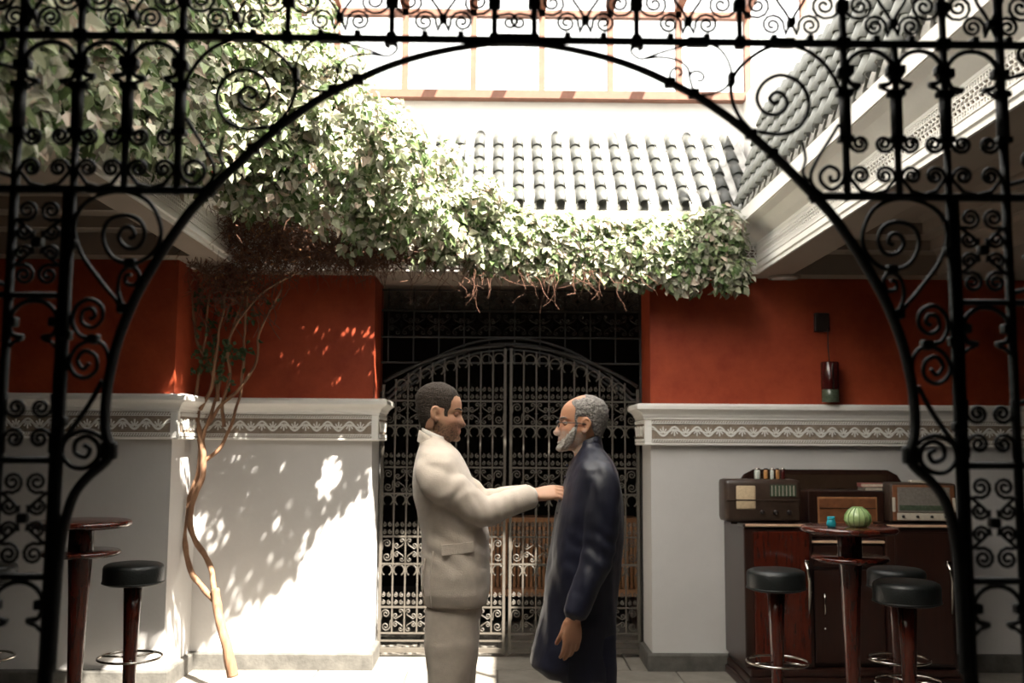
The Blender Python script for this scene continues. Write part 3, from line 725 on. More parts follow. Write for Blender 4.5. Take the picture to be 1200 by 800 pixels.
for b, wq in zip(B, wsum):
    c = P(b[0], b[1], b[2]); k = int(NL*wq/wt)
    near = b[2] < 4.9
    for i in range(k if not near else k):
        d = Vector(rng.normal(size=3)).normalized()
        if d.y > .35 and random.random() < .75: d.y = -d.y
        rad = random.random()**.33*(1.0+.28*noise.noise(Vector((c.x+d.x*2, d.y*2, c.z+d.z*2))*2.3))
        p = c+Vector((d.x*b[3]*rad, d.y*b[4]*rad, d.z*b[5]*rad))
        nrm = (d*.6+Vector((rng.normal()*.6+.1, -.55+rng.normal()*.5, .45+rng.normal()*.5)))
        tip = Vector((rng.normal()*.6+.25, rng.normal()*.3-.1, -.75+rng.normal()*.55))
        if noise.noise(p*5.2) < (-.38 if near else -.45 if b[0] > 560 else -.10): continue
        L = rng.uniform(.032, .072)*(1.05 if not near else 1.15)
        if nrm.length < .05: continue
        vs = leaf_geo(p, nrm, tip, L, L*rng.uniform(.55, .85))
        o = len(lv)*1
        col = PAL[min(7, int(random.random()**1.15*8))]
        q = rng.uniform(.55, 1.05); col = (col[0]*q, col[1]*q, col[2]*q)
        score = L/b[2]*(1 if rad > .8 and d.y < .1 else .5)
        if near and rad > .8 and random.random() < .10 or (not near and rad > .88 and L > .058 and d.y < 0 and random.random() < .045): big.append((score, vs, col)); continue
        lv.extend(v-VL for v in vs); lf.extend(tuple(j+o for j in f) for f in LF); lc.extend([col]*7)
def col_mesh(name, vs, fs, cols, m, parent, smooth=False, kind=None, offset=None):
    me = bpy.data.meshes.new(name); me.from_pydata([tuple(v) for v in vs], [], fs)
    a = me.color_attributes.new('Col', 'FLOAT_COLOR', 'POINT')
    a.data.foreach_set('color', np.hstack([np.array(cols, dtype=np.float32), np.ones((len(cols), 1), dtype=np.float32)]).ravel())
    me.materials.append(M[m])
    if smooth: me.polygons.foreach_set('use_smooth', [True]*len(me.polygons))
    o = bpy.data.objects.new(name, me); C.objects.link(o)
    if parent: o.parent = parent
    if kind: o['kind'] = kind
    return o
big.sort(key=lambda t: -t[0])
for s_, vs, col in big[290:]:
    o = len(lv); lv.extend(v-VL for v in vs); lf.extend(tuple(j+o for j in f) for f in LF); lc.extend([col]*7)
col_mesh('foliage', lv, lf, lc, 'leaf', vine, kind='stuff')
for s_, vs, col in big[:290]:
    vs2 = [vs[0]+(v-vs[0])*1.18-VL for v in vs]; col_mesh('leaf', vs2, LF, [col]*7, 'leaf', vine)
# dry undergrowth below the leaves and on the stems
tw = MB(); dl = []; df = []; dc = []
DR = [(300, 262, 6.3, .42, .22, .13), (250, 245, 6.2, .35, .22, .14), (210, 225, 5.9, .25, .2, .10), (350, 275, 6.35, .32, .2, .16), (300, 300, 6.45, .30, .15, .14), (270, 330, 6.55, .22, .12, .16), (410, 300, 6.4, .22, .15, .09), (450, 292, 6.35, .25, .15, .08), (395, 288, 6.4, .24, .12, .10), (355, 300, 6.5, .22, .1, .11), (430, 303, 6.45, .22, .1, .07), (240, 280, 6.3, .22, .15, .12), (510, 300, 6.45, .2, .1, .05), (570, 303, 6.5, .12, .08, .04)]
for d in DR:
    c = P(*d[:3])
    for i in range(int(5200*d[3]*(d[5]+.1))+30):
        q = Vector(rng.normal(size=3))*.5; p = c+Vector((q.x*d[3], q.y*d[4], q.z*d[5])); dirn = Vector((rng.normal()*.7, rng.normal()*.35-.1, rng.normal()*.5-.45)).normalized()
        L = rng.uniform(.05, .20); pts = [p-VL]
        for s in range(3): dirn = (dirn+Vector(rng.normal(size=3))*.35).normalized(); pts.append(pts[-1]+dirn*L/3)
        tw.tube(pts, [.0032, .0026, .0019, .001], 3, cap=False)
    for i in range(int(3800*d[3]*(d[5]+.08))):
        q = Vector(rng.normal(size=3))*.48; p = c+Vector((q.x*d[3], q.y*d[4], q.z*d[5]))
        vs = leaf_geo(p, Vector(rng.normal(size=3)), Vector(rng.normal(size=3)), rng.uniform(.02, .045), .016); o = len(dl)
        cl = random.choice([(.16, .055, .025), (.26, .10, .04), (.10, .035, .015), (.33, .17, .08)])
        dl.extend(v-VL for v in vs); df.extend(tuple(j+o for j in f) for f in LF); dc.extend([cl]*7)
# loose hanging runners
for i in range(130):
    px = rng.uniform(150, 560) if i % 3 else rng.uniform(560, 760); py = {0: 0}.get(1, None) or (200+min(1, (px-150)/330)*105 if px < 480 else 318+rng.uniform(-5, 10))
    p = P(px, py, 6.35 if px > 250 else 5.9)-VL; dirn = Vector((rng.normal()*.5, -.1, -1)).normalized(); L = rng.uniform(.08, .28); pts = [p]
    for s in range(5): dirn = (dirn+Vector(rng.normal(size=3))*.38).normalized(); pts.append(pts[-1]+dirn*L/5)
    tw.tube(pts, [.0028, .0025, .002, .0018, .0014, .001], 3, cap=False)
# sparse shoots and dark leaves along the climbing stems
for (px, py) in ((208, 392), (214, 402), (226, 420), (240, 425), (252, 420), (262, 400), (243, 380), (255, 350), (275, 368), (232, 348), (262, 440), (290, 408), (300, 360), (248, 405), (268, 420)):
    for k in range(16):
        p = P(px+rng.normal()*9, py+rng.normal()*9, 6.68); vs = leaf_geo(p, Vector((rng.normal()*.6, -1, rng.normal()*.6)), Vector((rng.normal(), 0, -.6)), rng.uniform(.03, .05), .03); o = len(dl)
        dl.extend(v-VL for v in vs); df.extend(tuple(j+o for j in f) for f in LF); dc.extend([(.045, .08, .03)]*7)
for i in range(60):
    px = rng.uniform(225, 330); p = P(px, rng.uniform(330, 400), 6.66)-VL; dirn = Vector((rng.normal()*.5, 0, 1)).normalized(); pts = [p]
    for s in range(5): dirn = (dirn+Vector(rng.normal(size=3))*.25).normalized(); pts.append(pts[-1]+dirn*.06)
    tw.tube(pts, .003, 3, cap=False)
tw.build('dry_twigs', 'twig', vine, kind='stuff')
col_mesh('dry_leaves', dl, df, dc, 'leaf', vine, kind='stuff')
# pink flowers in the upper left
fv = []; ff = []; fc = []
for (px, py, Y, n) in ((188, 62, 4.2, 60), (200, 52, 4.2, 60), (178, 48, 4.1, 30), (215, 70, 4.4, 30), (120, 8, 3.5, 26), (105, 12, 3.4, 16), (70, 98, 3.2, 8), (246, 190, 4.9, 16)):
    for k in range(n):
        p = P(px+rng.normal()*8, py+rng.normal()*7, Y); vs = leaf_geo(p, Vector((rng.normal()*.5, -1, rng.normal()*.5)), Vector(rng.normal(size=3)), rng.uniform(.022, .04), .022); o = len(fv)
        fv.extend(v-VL for v in vs); ff.extend(tuple(j+o for j in f) for f in LF); fc.extend([random.choice([(.62, .10, .12), (.75, .25, .28), (.60, .07, .05)])]*7)
col_mesh('pink_blossom', fv, ff, fc, 'petal', vine, kind='stuff')['label'] = 'pink flowers among the leaves'

# ================================================================ FURNITURE
def bar_table(px, Y, lab, ztop, rt=.235):
    x = P(px, 612, Y).x; t = thing('bar_table', lab, 'table', (x, Y, 0), 'two-tier round bar tables')
    MB().lathe([(rt-.03, ztop-.034), (rt-.006, ztop-.026), (rt, ztop-.014), (rt-.004, ztop-.003), (rt-.014, ztop), (.001, ztop)], n=48).build('tabletop', 'wood', t, True)
    z2 = ztop-.145; r2 = rt*.80
    MB().lathe([(r2-.03, z2-.028), (r2-.005, z2-.02), (r2, z2-.010), (r2-.006, z2), (.001, z2)], n=48).build('lower_shelf', 'wood', t, True)
    MB().lathe([(.028, FL+.03), (.034, .30), (.046, .66), (.056, z2-.05), (.060, z2-.025), (.058, ztop-.033)], n=24).build('column', 'wood', t, True)
    MB().lathe([(.21, FL), (.215, FL+.012), (.20, FL+.024), (.06, FL+.05), (.03, FL+.06)], n=36).build('base', 'wood', t, True)
    return t
bar_table(96, 5.0, 'red varnished round two-tier bar table on the left, beside the lone black stool', 1.05)
bar_table(995, 5.0, 'red varnished round two-tier bar table on the right, carrying the green and teal glassware', 1.04)
def bar_stool(px, pyt, Y, lab, r=.152, ringh=None, rot=0.):
    p = P(px, pyt, Y); zt = p.z; t = thing('bar_stool', lab, 'stool', (p.x, Y, 0), 'round black bar stools', rot)
    MB().lathe([(r-.025, zt-.108), (r-.004, zt-.100), (r, zt-.088), (r, zt-.022), (r-.006, zt-.008), (r-.022, zt+.001), (r*.5, zt+.008), (.001, zt+.009)], n=40).build('seat', 'leather', t, True)
    MB().tube([((r+.0005)*math.cos(a), (r+.0005)*math.sin(a), zt-.094) for a in np.linspace(0, 2*PI, 40, endpoint=False)], .004, 5, closed=True).build('piping', 'leather', t, True)
    MB().lathe([(.030, FL+.03), (.032, .25), (.040, .50), (.047, zt-.11)], n=20).build('column', 'wood', t, True)
    zr_ = zt-.475; rr = .158
    ring = MB().tube([(rr*math.cos(a), rr*math.sin(a), zr_) for a in np.linspace(0, 2*PI, 40, endpoint=False)], .0065, 8, closed=True).build('foot_ring', 'chrome', t, True)
    for k in range(3):
        a = .9+k*2*PI/3; MB().tube([(.03*math.cos(a), .03*math.sin(a), zr_), (rr*math.cos(a), rr*math.sin(a), zr_)], .0055, 6).build('ring_spoke', 'chrome', t, True)
    MB().lathe([(.19, FL), (.192, FL+.01), (.17, FL+.022), (.05, FL+.04), (.03, FL+.05)], n=36).build('base', 'wood', t, True)
    return t
bar_stool(157, 660, 5.3, 'round black bar stool standing alone against the left pier, right of the left bar table')
bar_stool(-16, 660, 5.3, 'round black bar stool at the far left edge, only its foot ring in view', rot=.4)
bar_stool(909, 667, 5.35, 'round black bar stool in front of the left door of the sideboard', rot=.6)
bar_stool(1062, 681, 4.9, 'nearest round black bar stool right of the right bar table, overlapping another', .158, rot=1.0)
bar_stool(1050, 666, 5.45, 'round black bar stool half hidden behind the nearest right one', rot=.2)
# sideboard
YS = 6.30; sx0, sx1 = 1.54, 2.86; sb = thing('sideboard', 'dark art deco wooden sideboard with chrome latch handles and mirror back, against the right wall', 'sideboard', ((sx0+sx1)/2, YS, 0))
ox = -(sx0+sx1)/2; W2 = (sx1-sx0)/2; D = .585
MB().box(-W2, -W2+.43, .02, D, .06, .925, bev=.012).build('side_cabinet', 'darkwood', sb); MB().box(W2-.43, W2, .02, D, .06, .925, bev=.012).build('side_cabinet', 'darkwood', sb)
MB().box(-W2+.43, W2-.43, .06, D, .06, .84, bev=.006).build('middle_cabinet', 'darkwood', sb)
for s in (-1, 1):
    c = s*(W2-.215)
    MB().box(c-.225, c+.225, .0, D, .925, .950, bev=.008).build('top_board', 'darkwood', sb)
    MB().box(c-.21, c+.215, -.004, .004, .930, .945, bev=.002).build('pale_edge', 'pale', sb)['label'] = 'pale wood edge strip'
    MB().box(c-.16, c+.19, .0, .022, .09, .90, bev=.008).build('door', 'wood' if s < 0 else 'darkwood', sb)
    hx = c+.165
    h = MB().box(hx-.012, hx+.014, -.022, .002, .70, .725, bev=.004)
    h.tube([(hx-.004, -.012, .71), (hx+.006, -.03, .66), (hx+.014, -.028, .60), (hx+.012, -.022, .50), (hx+.008, -.015, .40)], [.012, .014, .012, .010, .006], 6).build('latch_handle', 'chrome', sb, True)
    MB().sphere((hx+.03, -.006, .53), .008).build('lock', 'chrome', sb, True)
MB().box(-W2+.43, -.0-.03, .03, .06, .826, .840, bev=.002).build('pale_edge', 'pale', sb)['label'] = 'pale wood edge strip'
MB().box(.01, W2-.43, .03, .06, .826, .840, bev=.002).build('pale_edge', 'pale', sb)['label'] = 'pale wood edge strip'
for s in (-1, 1):
    MB().box(min(s*.01, s*.22), max(s*.01, s*.22), .035, .06, .68, .81, bev=.006).build('drawer', 'darkwood', sb)
    MB().box(s*.115-.035, s*.115+.035, .024, .036, .742, .75, bev=.003).build('drawer_handle', 'chrome', sb)
    MB().box(min(s*.01, s*.22), max(s*.01, s*.22), .035, .06, .09, .66, bev=.006).build('middle_door', 'darkwood', sb)
MB().tube([(-.155, .036, .52), (-.16, .018, .50), (-.162, .014, .45), (-.16, .018, .40), (-.155, .036, .38)], .006, 6).build('door_pull', 'chrome', sb, True)
MB().sphere((-.158, .03, .30), .007).build('lock', 'chrome', sb, True)
pl = MB()
for i, (o_, z0, z1) in enumerate(((.03, FL, -.03), (.015, -.03, .015), (.0, .015, .06))): pl.box(-W2+.02-o_, W2+o_, -.02-o_*1.6, D, z0, z1, bev=.012)
pl.build('plinth', 'darkwood', sb)
bx = []
zz1 = P(970, 550, 6.87).z; pts = [(-W2+.10, .95), (-W2+.10, zz1-.09), (-W2+.135, zz1-.035), (-W2+.20, zz1), (W2-.2, zz1), (W2-.135, zz1-.035), (W2-.1, zz1-.09), (W2-.1, .95)]
n = len(pts); vs = [(x, D-.045, z) for x, z in pts]+[(x, D-.02, z) for x, z in pts]
fs = [tuple(range(n)), tuple(range(2*n-1, n-1, -1))]+[(i, i+n, (i+1) % n+n, (i+1) % n) for i in range(n)]
MB().add(vs, fs).build('back_panel', 'darkwood', sb)
MB().box(-W2+.22, W2-.2, D-.05, D-.042, .96, zz1-.03).build('mirror', 'mirror', sb)
# radios
def rbox(px0, px1, py0, py1, Y, name, lab, yaw=0.):
    a, b = P(px0, py1, Y), P(px1, py0, Y); t = thing(name, lab, 'radio', ((a.x+b.x)/2, Y, a.z), 'vintage radios on the sideboard', yaw)
    return t, (b.x-a.x)/2, b.z-a.z
t, hw, h = rbox(850, 939, 562, 611, 6.33, 'tabletop_radio', 'dark brown vintage radio with cream speaker window, leftmost on the sideboard')
dz = .952-t.location.z; t.location.z = .952; h = h-dz
MB().box(-hw, hw, 0, .20, 0, h, bev=.028).build('body', 'radio', t, True)
MB().box(-hw+.07, -hw+.195, -.006, .01, h*.30, h*.86, bev=.012).build('speaker_cloth', 'cloth', t, True)
MB().box(-hw+.01, hw-.01, -.007, .004, h*.50, h*.535, bev=.002).build('trim_bar', 'radio', t)
MB().box(hw-.20, hw-.035, -.004, .01, h*.60, h*.88, bev=.004).build('dial', 'dial', t)
for k in range(7): MB().box(hw-.19+k*.023, hw-.187+k*.023, -.007, -.003, h*.62, h*.86).build('dial_mark', 'ivory', t)
for k in range(3): MB().lathe([(.014, 0), (.014, .018), (.010, .022), (.001, .022)], (-.01+k*.085-.0, -.0, h*.24), 14, 'y').build('knob', 'knob', t, True)
for s in (-1, 1): MB().box(s*(hw-.06)-.02, s*(hw-.06)+.02, .02, .18, -.012, .003).build('foot', 'knob', t)
t, hw, h = rbox(948, 1036, 575, 628, 6.50, 'wooden_radio', 'low dark wooden radio with a framed brown front panel, middle of the sideboard')
h = P(990, 575, 6.48).z-.842; t.location.z = .842
MB().box(-hw, hw, 0, .22, 0, h, bev=.01).build('body', 'darkwood', t)
MB().box(-hw+.06, hw-.05, -.006, .01, h*.30, h-.04, bev=.003).build('frame', 'slat', t); MB().box(-hw+.07, hw-.06, -.009, -.002, h*.34, h-.05, bev=.002).build('panel', 'midwood', t)
MB().box(-hw+.07, hw-.06, -.012, -.006, h*.62, h*.64).build('panel_rail', 'darkwood', t)
t, hw, h = rbox(1045, 1119, 566, 610, 6.34, 'tabletop_radio', 'grey-fronted vintage radio with ivory ends and wooden frame, rightmost on the sideboard', -.12)
t.location.z = .952; h = P(1080, 566, 6.34).z-.952
MB().box(-hw, hw, 0, .20, 0, h, bev=.02).build('body', 'radio', t, True)
MB().box(-hw+.015, hw-.015, -.008, .008, .012, h-.012, bev=.008).build('front_frame', 'midwood', t)
MB().box(-hw+.045, hw-.045, -.013, -.004, .065, h-.025, bev=.004).build('speaker_grille', 'greyp', t)
MB().box(-hw+.055, hw-.055, -.017, -.010, .080, .112, bev=.002).build('dial', 'dial', t)
MB().box(-hw+.04, hw-.04, -.014, -.004, .018, .062, bev=.004).build('control_strip', 'ivory', t)
for k in range(4): MB().lathe([(.009, 0), (.009, .016), (.001, .017)], (-hw+.075+k*(2*hw-.15)/3, -.012, .042), 12, 'y').build('knob', 'knob', t, True)
for s in (-1, 1): MB().box(s*(hw-.022)-.010, s*(hw-.022)+.010, -.014, -.005, .07, .16, bev=.004).build('end_trim', 'ivory', t)
MB().box(-.06, .06, .05, .12, h-.002, h+.014, bev=.006).build('carry_handle', 'ivory', t)
# small things
x0 = P(888, 560, 6.45).x; zt_ = P(900, 562, 6.4).z
for k, (dx, m_, lab, r_) in enumerate(((0, 'clearj', 'milky glass jar, leftmost of the small jars on the dark brown radio', .020), (.055, 'amber', 'amber glass jar beside the milky one on the dark brown radio', .015),
        (.095, 'clearj', 'slim pale glass jar between two amber ones on the dark brown radio', .013), (.13, 'amber', 'slim amber glass jar, third from left of those on the dark brown radio', .012), (.165, 'ruby', 'dark red glass jar, rightmost on the dark brown radio', .014))):
    zb_ = .952+P(900, 562, 6.33).z-.952
    t = thing('glass_jar', lab, 'jar', (x0+dx-.01, 6.42, zb_), 'small jars on the left radio')
    MB().lathe([(r_*.8, 0), (r_, .006), (r_, .05), (r_*.8, .06)], n=14).build('glass_body', m_, t, True)
    MB().lathe([(r_*.85, .06), (r_*.85, .07), (.001, .071)], n=14).build('cap', 'knob' if k % 2 else 'chrome', t, True)
tp = P(1028, 575, 6.5); zs0 = P(990, 575, 6.48).z
for k, (m_, lab, yaw, dx) in enumerate((('book2', 'grey clothbound book lying at the bottom of the pair on the middle radio', .10, 0), ('book', 'rose-red book lying on top of the grey one on the middle radio', -.12, -.01))):
    t = thing('book', lab, 'book', (tp.x+dx, 6.58, zs0+k*.024), 'books on the middle radio', yaw)
    MB().box(-.075, .075, -.05, .05, 0, .003).box(-.075, .075, -.05, .05, .020, .023).box(-.078, -.074, -.05, .05, 0, .023).build('cover', m_, t)
    MB().box(-.073, .071, -.047, .047, .003, .020).build('pages', 'page', t)
Yt = 4.93; q = P(974, 610, Yt)
t = thing('glass_tumbler', 'small teal glass candle pot on the right bar table', 'glass', (q.x, Yt, 1.0405))
MB().lathe([(.016, 0), (.022, .006), (.024, .02), (.019, .034), (.016, .040), (.020, .050), (.018, .052), (.013, .04), (.001, .01)], n=20).build('bowl', 'teal', t, True)
MB().tube([(.0175*math.cos(a), .0175*math.sin(a), .041) for a in np.linspace(0, 2*PI, 20, endpoint=False)], .0025, 5, closed=True).build('neck_ring', 'teal', t, True)
q = P(1007, 610, Yt); t = thing('glass_lantern', 'ribbed pale green glass globe lantern on the right bar table', 'lantern', (q.x, Yt+.02, 1.0405))
prof = [(.034, 0), (.052, .012), (.063, .034), (.060, .058), (.046, .080), (.026, .094), (.022, .098), (.018, .096), (.001, .09)]
MB().lathe(prof, n=28).build('globe', 'lime', t, True)
for k in range(14):
    a = 2*PI*k/14; MB().tube([((r_+.001)*math.cos(a), (r_+.001)*math.sin(a), z) for r_, z in prof[:7]], .003, 4).build('rib', 'lime2', t, True)
MB().tube([(.024*math.cos(a), .024*math.sin(a), .096) for a in np.linspace(0, 2*PI, 20, endpoint=False)], .003, 5, closed=True).build('rim', 'lime2', t, True)
# wall lamp on the right red wall
p = P(962, 378, 6.9); t = thing('wall_lamp', 'dark glass cylinder wall lamp under a square plate on the red wall', 'lamp', (p.x, 6.9, p.z))
MB().box(-.052, .052, -.03, 0, -.066, .066, bev=.006).build('wall_plate', 'knob', t)
a, b = P(970, 385, 6.85), P(972, 424, 6.8); L0 = Vector(t.location)
MB().tube([a-L0, Vector((b.x, 6.82, b.z+.1))-L0, Vector((b.x, 6.8, b.z))-L0], .004, 6).build('wire', 'knob', t, True)
c0 = P(974, 424, 6.79); c1 = P(974, 471, 6.79)
hh = c0.z-c1.z
MB().lathe([(.058, 0), (.060, .004), (.060, hh*.30), (.058, hh*.31), (.001, hh*.32)], Vector((c1.x, 6.80, c1.z))-L0, 24).build('lower_cup', 'dial', t, True)
MB().lathe([(.060, hh*.32), (.061, hh*.34), (.061, hh-.006), (.057, hh), (.001, hh)], Vector((c1.x, 6.80, c1.z))-L0, 24).build('shade', 'ruby', t, True)['label'] = 'dark red glass shade'
MB().box(-.006, .006, -.064, -.058, hh*.3, hh-.01).build('strap', 'chrome', t).location = Vector((c1.x, 6.80, c1.z))-L0
MB().tube([Vector((c1.x, 6.80, c1.z+hh*.5))-L0, Vector((c1.x, 6.9, c1.z+hh*.5))-L0], .008, 8).build('wall_bracket', 'knob', t, True)
# ================================================================ PEOPLE
def ell(c, ux, uy, a, b, n=28, ex=2.0):
    """superellipse ring: centre, axis vectors, half sizes"""
    out = []
    for j in range(n):
        t = 2*PI*j/n; cx, sx = math.cos(t), math.sin(t)
        x = math.copysign(abs(cx)**(2/ex), cx); y = math.copysign(abs(sx)**(2/ex), sx)
        out.append(Vector(c)+ux*(a*x)+uy*(b*y))
    return out
def limb(mb, pts, rad, n=16, k=5, side=None):
    """smooth tapering limb; rad entries r or (r_side, r_other)"""
    P_ = catmull(pts, k); R = []
    rad = [r if hasattr(r, '__len__') else (r, r) for r in rad]
    for i in range(len(rad)-1):
        for q in range(k):
            t = q/k; t = t*t*(3-2*t)*.5+t*.5; R.append((rad[i][0]*(1-t)+rad[i+1][0]*t, rad[i][1]*(1-t)+rad[i+1][1]*t))
    R.append(rad[-1]); rings = []; prev = Vector(side) if side else Vector((0, 1, 0))
    for i, p in enumerate(P_):
        t = (P_[min(i+1, len(P_)-1)]-P_[max(i-1, 0)]).normalized()
        a = (prev-t*prev.dot(t)).normalized(); b = t.cross(a); prev = a; rings.append(ell(p, a, b, R[i][0], R[i][1], n))
    e0, e1 = rings[0], rings[-1]
    t0 = (P_[0]-P_[1]).normalized(); t1 = (P_[-1]-P_[-2]).normalized()
    c0, c1 = P_[0], P_[-1]
    rings = [[c0+(v-c0)*.5+t0*min(R[0])*.6 for v in e0]]+rings+[[c1+(v-c1)*.5+t1*min(R[-1])*.6 for v in e1]]
    mb.loft(rings)
def lerp_tab(tab, v):
    for a, b in zip(tab[:-1], tab[1:]):
        if v <= b[0]:
            t = (v-a[0])/(b[0]-a[0]) if b[0] > a[0] else 0; t = max(0, min(1, t))
            return [a[k]*(1-t)+b[k]*t for k in range(1, len(a))]
    return list(tab[-1][1:])
def gs(d, s): return math.exp(-d*d/(2*s*s))
HEAD = [(0., .05, .365, .10), (.03, -.04, .400, .155), (.08, -.14, .410, .20), (.14, -.23, .400, .235), (.20, -.29, .395, .262), (.28, -.335, .385, .285), (.38, -.375, .375, .302),
        (.48, -.41, .355, .312), (.56, -.43, .375, .318), (.64, -.442, .380, .322), (.72, -.44, .365, .322), (.80, -.415, .325, .308), (.88, -.35, .245, .262), (.94, -.26, .145, .19), (.98, -.16, .05, .11), (1., -.05, -.03, .02)]
def head_pt(v, th, H, off=0., beard=0., nose=1.):
    """point on the head; v 0 chin..1 crown, th 0 = front; local x forward, y left, z up"""
    b, f, w_ = lerp_tab(HEAD, v)
    c = (b+f)/2; a = (f-b)/2; ex = 2.25
    cx, sx = math.cos(th), math.sin(th)
    x = c+a*math.copysign(abs(cx)**(2/ex), cx); y = w_*math.copysign(abs(sx)**(2/ex), sx)
    if cx > 0:
        # nose
        if .26 < v < .60:
            t = (v-.26)/.34; pr = .125*nose*((1-t)**.9 if t > .22 else .55+.45*(t/.22)**.6*(1-.22)**.9*1.28)
            pr = min(pr, .118*nose); sg = .034+.020*max(0, 1-t*1.6)
            x += pr*gs(y, sg)
            x += .012*gs(abs(y)-.055, .022)*gs(v-.30, .03)
        x += .022*gs(y, .075)*(gs(v-.205, .017)+gs(v-.165, .019)) - .014*gs(y, .09)*gs(v-.186, .008) - .016*gs(y, .12)*gs(v-.125, .02)
        x += .018*gs(y, .09)*gs(v-.045, .03)
        x -= .052*gs(abs(y)-.145, .060)*gs(v-.485, .038)      # sockets
        x += .022*gs(abs(y)-.13, .09)*gs(v-.565, .022)       # brow ridge
        y += .016*gs(v-.36, .06)*(1 if y > 0 else -1)*gs(abs(y)-.22, .08)
    p = Vector((x, y, v)); r = Vector((x-c*.6, y, (v-.5)*.9)); r.normalize()
    return (p+r*off)*H
def head_mesh(mb, H, X, n=56, m=60, **k):
    rings = []
    for i in range(m+1):
        v = i/m; v = .5-.5*math.cos(PI*v) if False else v
        rings.append([X @ head_pt(v, 2*PI*j/n, H, **k) for j in range(n)])
    mb.loft(rings)
def ear(mb, X, H, s):
    """helix rim, lobe and bowl on side s"""
    c = Vector((-.045, s*.315, .44))
    pts = []
    for (x, z, o) in ((.045, .02, .0), (.040, .085, .012), (.0, .125, .03), (-.05, .115, .045), (-.08, .06, .05), (-.075, -.01, .045), (-.045, -.07, .03), (.0, -.115, .018), (.030, -.10, .008), (.038, -.06, .0)):
        pts.append(X @ ((c+Vector((x, s*o, z)))*H))
    mb.tube(catmull(pts, 4), .0175*H*1.15, 7)
    bowl = [X @ ((c+Vector((x, s*o, z)))*H) for x, z, o in ((.02, .08, .0), (-.035, .05, .018), (-.035, -.03, .016), (.0, -.08, .008))]
    mb.tube(catmull(bowl, 4), .034*H, 8)
def hand(mb, Wp, D, Nn, L=.185, curl=(.35, .4, .45, .5), thumb=.5, s=1, spread=.06, tcurl=.3):
    """wrist point, pointing direction, back-of-hand normal; s=+1 thumb on (D x N) side"""
    D = Vector(D).normalized(); Nn = Vector(Nn); Nn = (Nn-D*Nn.dot(D)).normalized(); T = D.cross(Nn)*s
    pl = L*.50; rings = []
    for t, hw, hh in ((-.10, .028, .021), (.0, .029, .020), (.2, .034, .019), (.5, .040, .018), (.8, .042, .015), (1.0, .040, .012), (1.04, .034, .008)):
        rings.append(ell(Wp+D*pl*t-Nn*.002, T, Nn, hw, hh, 18, 2.6))
    mb.loft(rings)
    fl = (.43, .48, .45, .36)
    for i in range(4):
        off = (.030-.020*i); b = Wp+D*pl*(.97-.03*abs(i-1))+T*off; d = (D+T*spread*(1.5-i)).normalized(); n = Nn.copy()
        pts = [b-D*.02, b]; seg = [fl[i]*L*q for q in (.50, .30, .22)]
        for k, sl in enumerate(seg):
            a = curl[i]*(.8 if k == 0 else 1.15); ax = T
            d = (d*math.cos(a)-n*math.sin(a)).normalized(); n = T.cross(d)*s if False else (n-d*n.dot(d)).normalized()
            pts.append(pts[-1]+d*sl)
        r0 = (.0092, .0095, .0092, .0080)[i]
        limb(mb, pts, [r0, r0*1.05, r0, r0*.9, r0*.72], 10, 4)
    b = Wp+D*pl*.22+T*.026-Nn*.006; d = (D*(1-.25*thumb)+T*thumb-Nn*.35).normalized()
    p1 = b+d*.040; d2 = (d+D*.35-Nn*tcurl).normalized(); p2 = p1+d2*.032; d3 = (d2+D*.3-Nn*tcurl*.6).normalized(); p3 = p2+d3*.024
    limb(mb, [b-d*.012, b+d*.01, p1, p2, p3], [.015, .0145, .0110, .0100, .0075], 10, 4)
def remeshed(mb, name, m, parent, vox, iters=3, color=None, disp=None):
    me = bpy.data.meshes.new(name+'_src'); me.from_pydata([tuple(v) for v in mb.v], [], mb.f)
    o = bpy.data.objects.new(name+'_src', me); C.objects.link(o)
    md = o.modifiers.new('r', 'REMESH'); md.mode = 'VOXEL'; md.voxel_size = vox; md.use_smooth_shade = True
    if iters: sm_ = o.modifiers.new('s', 'SMOOTH'); sm_.iterations = iters; sm_.factor = .5
    dg = bpy.context.evaluated_depsgraph_get(); new = bpy.data.meshes.new_from_object(o.evaluated_get(dg))
    bpy.data.objects.remove(o); bpy.data.meshes.remove(me)
    new.name = name; n = len(new.vertices); co = np.empty(n*3, np.float32); new.vertices.foreach_get('co', co); co = co.reshape(-1, 3)
    if disp is not None:
        no = np.empty(n*3, np.float32); new.vertices.foreach_get('normal', no); no = no.reshape(-1, 3)
        d = np.array([disp(co[i]) for i in range(n)], np.float32); co = co+no*d[:, None]; new.vertices.foreach_set('co', co.ravel())
    if color is not None:
        a = new.color_attributes.new('Col', 'FLOAT_COLOR', 'POINT'); col = color(co)
        a.data.foreach_set('color', np.hstack([col, np.ones((n, 1))]).astype(np.float32).ravel())
    new.materials.clear(); new.materials.append(M[m] if isinstance(m, str) else m)
    new.polygons.foreach_set('use_smooth', [True]*len(new.polygons))
    ob = bpy.data.objects.new(name, new); C.objects.link(ob); ob.parent = parent; new.update(); return ob
YM = 4.17
def q3(px, py, dy=0.): p = P(px, py, YM); return Vector((p.x, YM+dy, p.z))
def torso_rings(rows, ex=2.3, n=40):
    """rows: (photo y, x of left edge, x of right edge, half width across the view)"""
    R = []
    for r in rows:
        a, b = q3(r[1], r[0]), q3(r[2], r[0]); c = (a+b)/2; d = (b-a)/2
        R.append(ell(c, Vector((1, 0, d.z/d.x)), Vector((0, 1, 0)), d.x, r[3], n, r[4] if len(r) > 4 else ex))
    return R
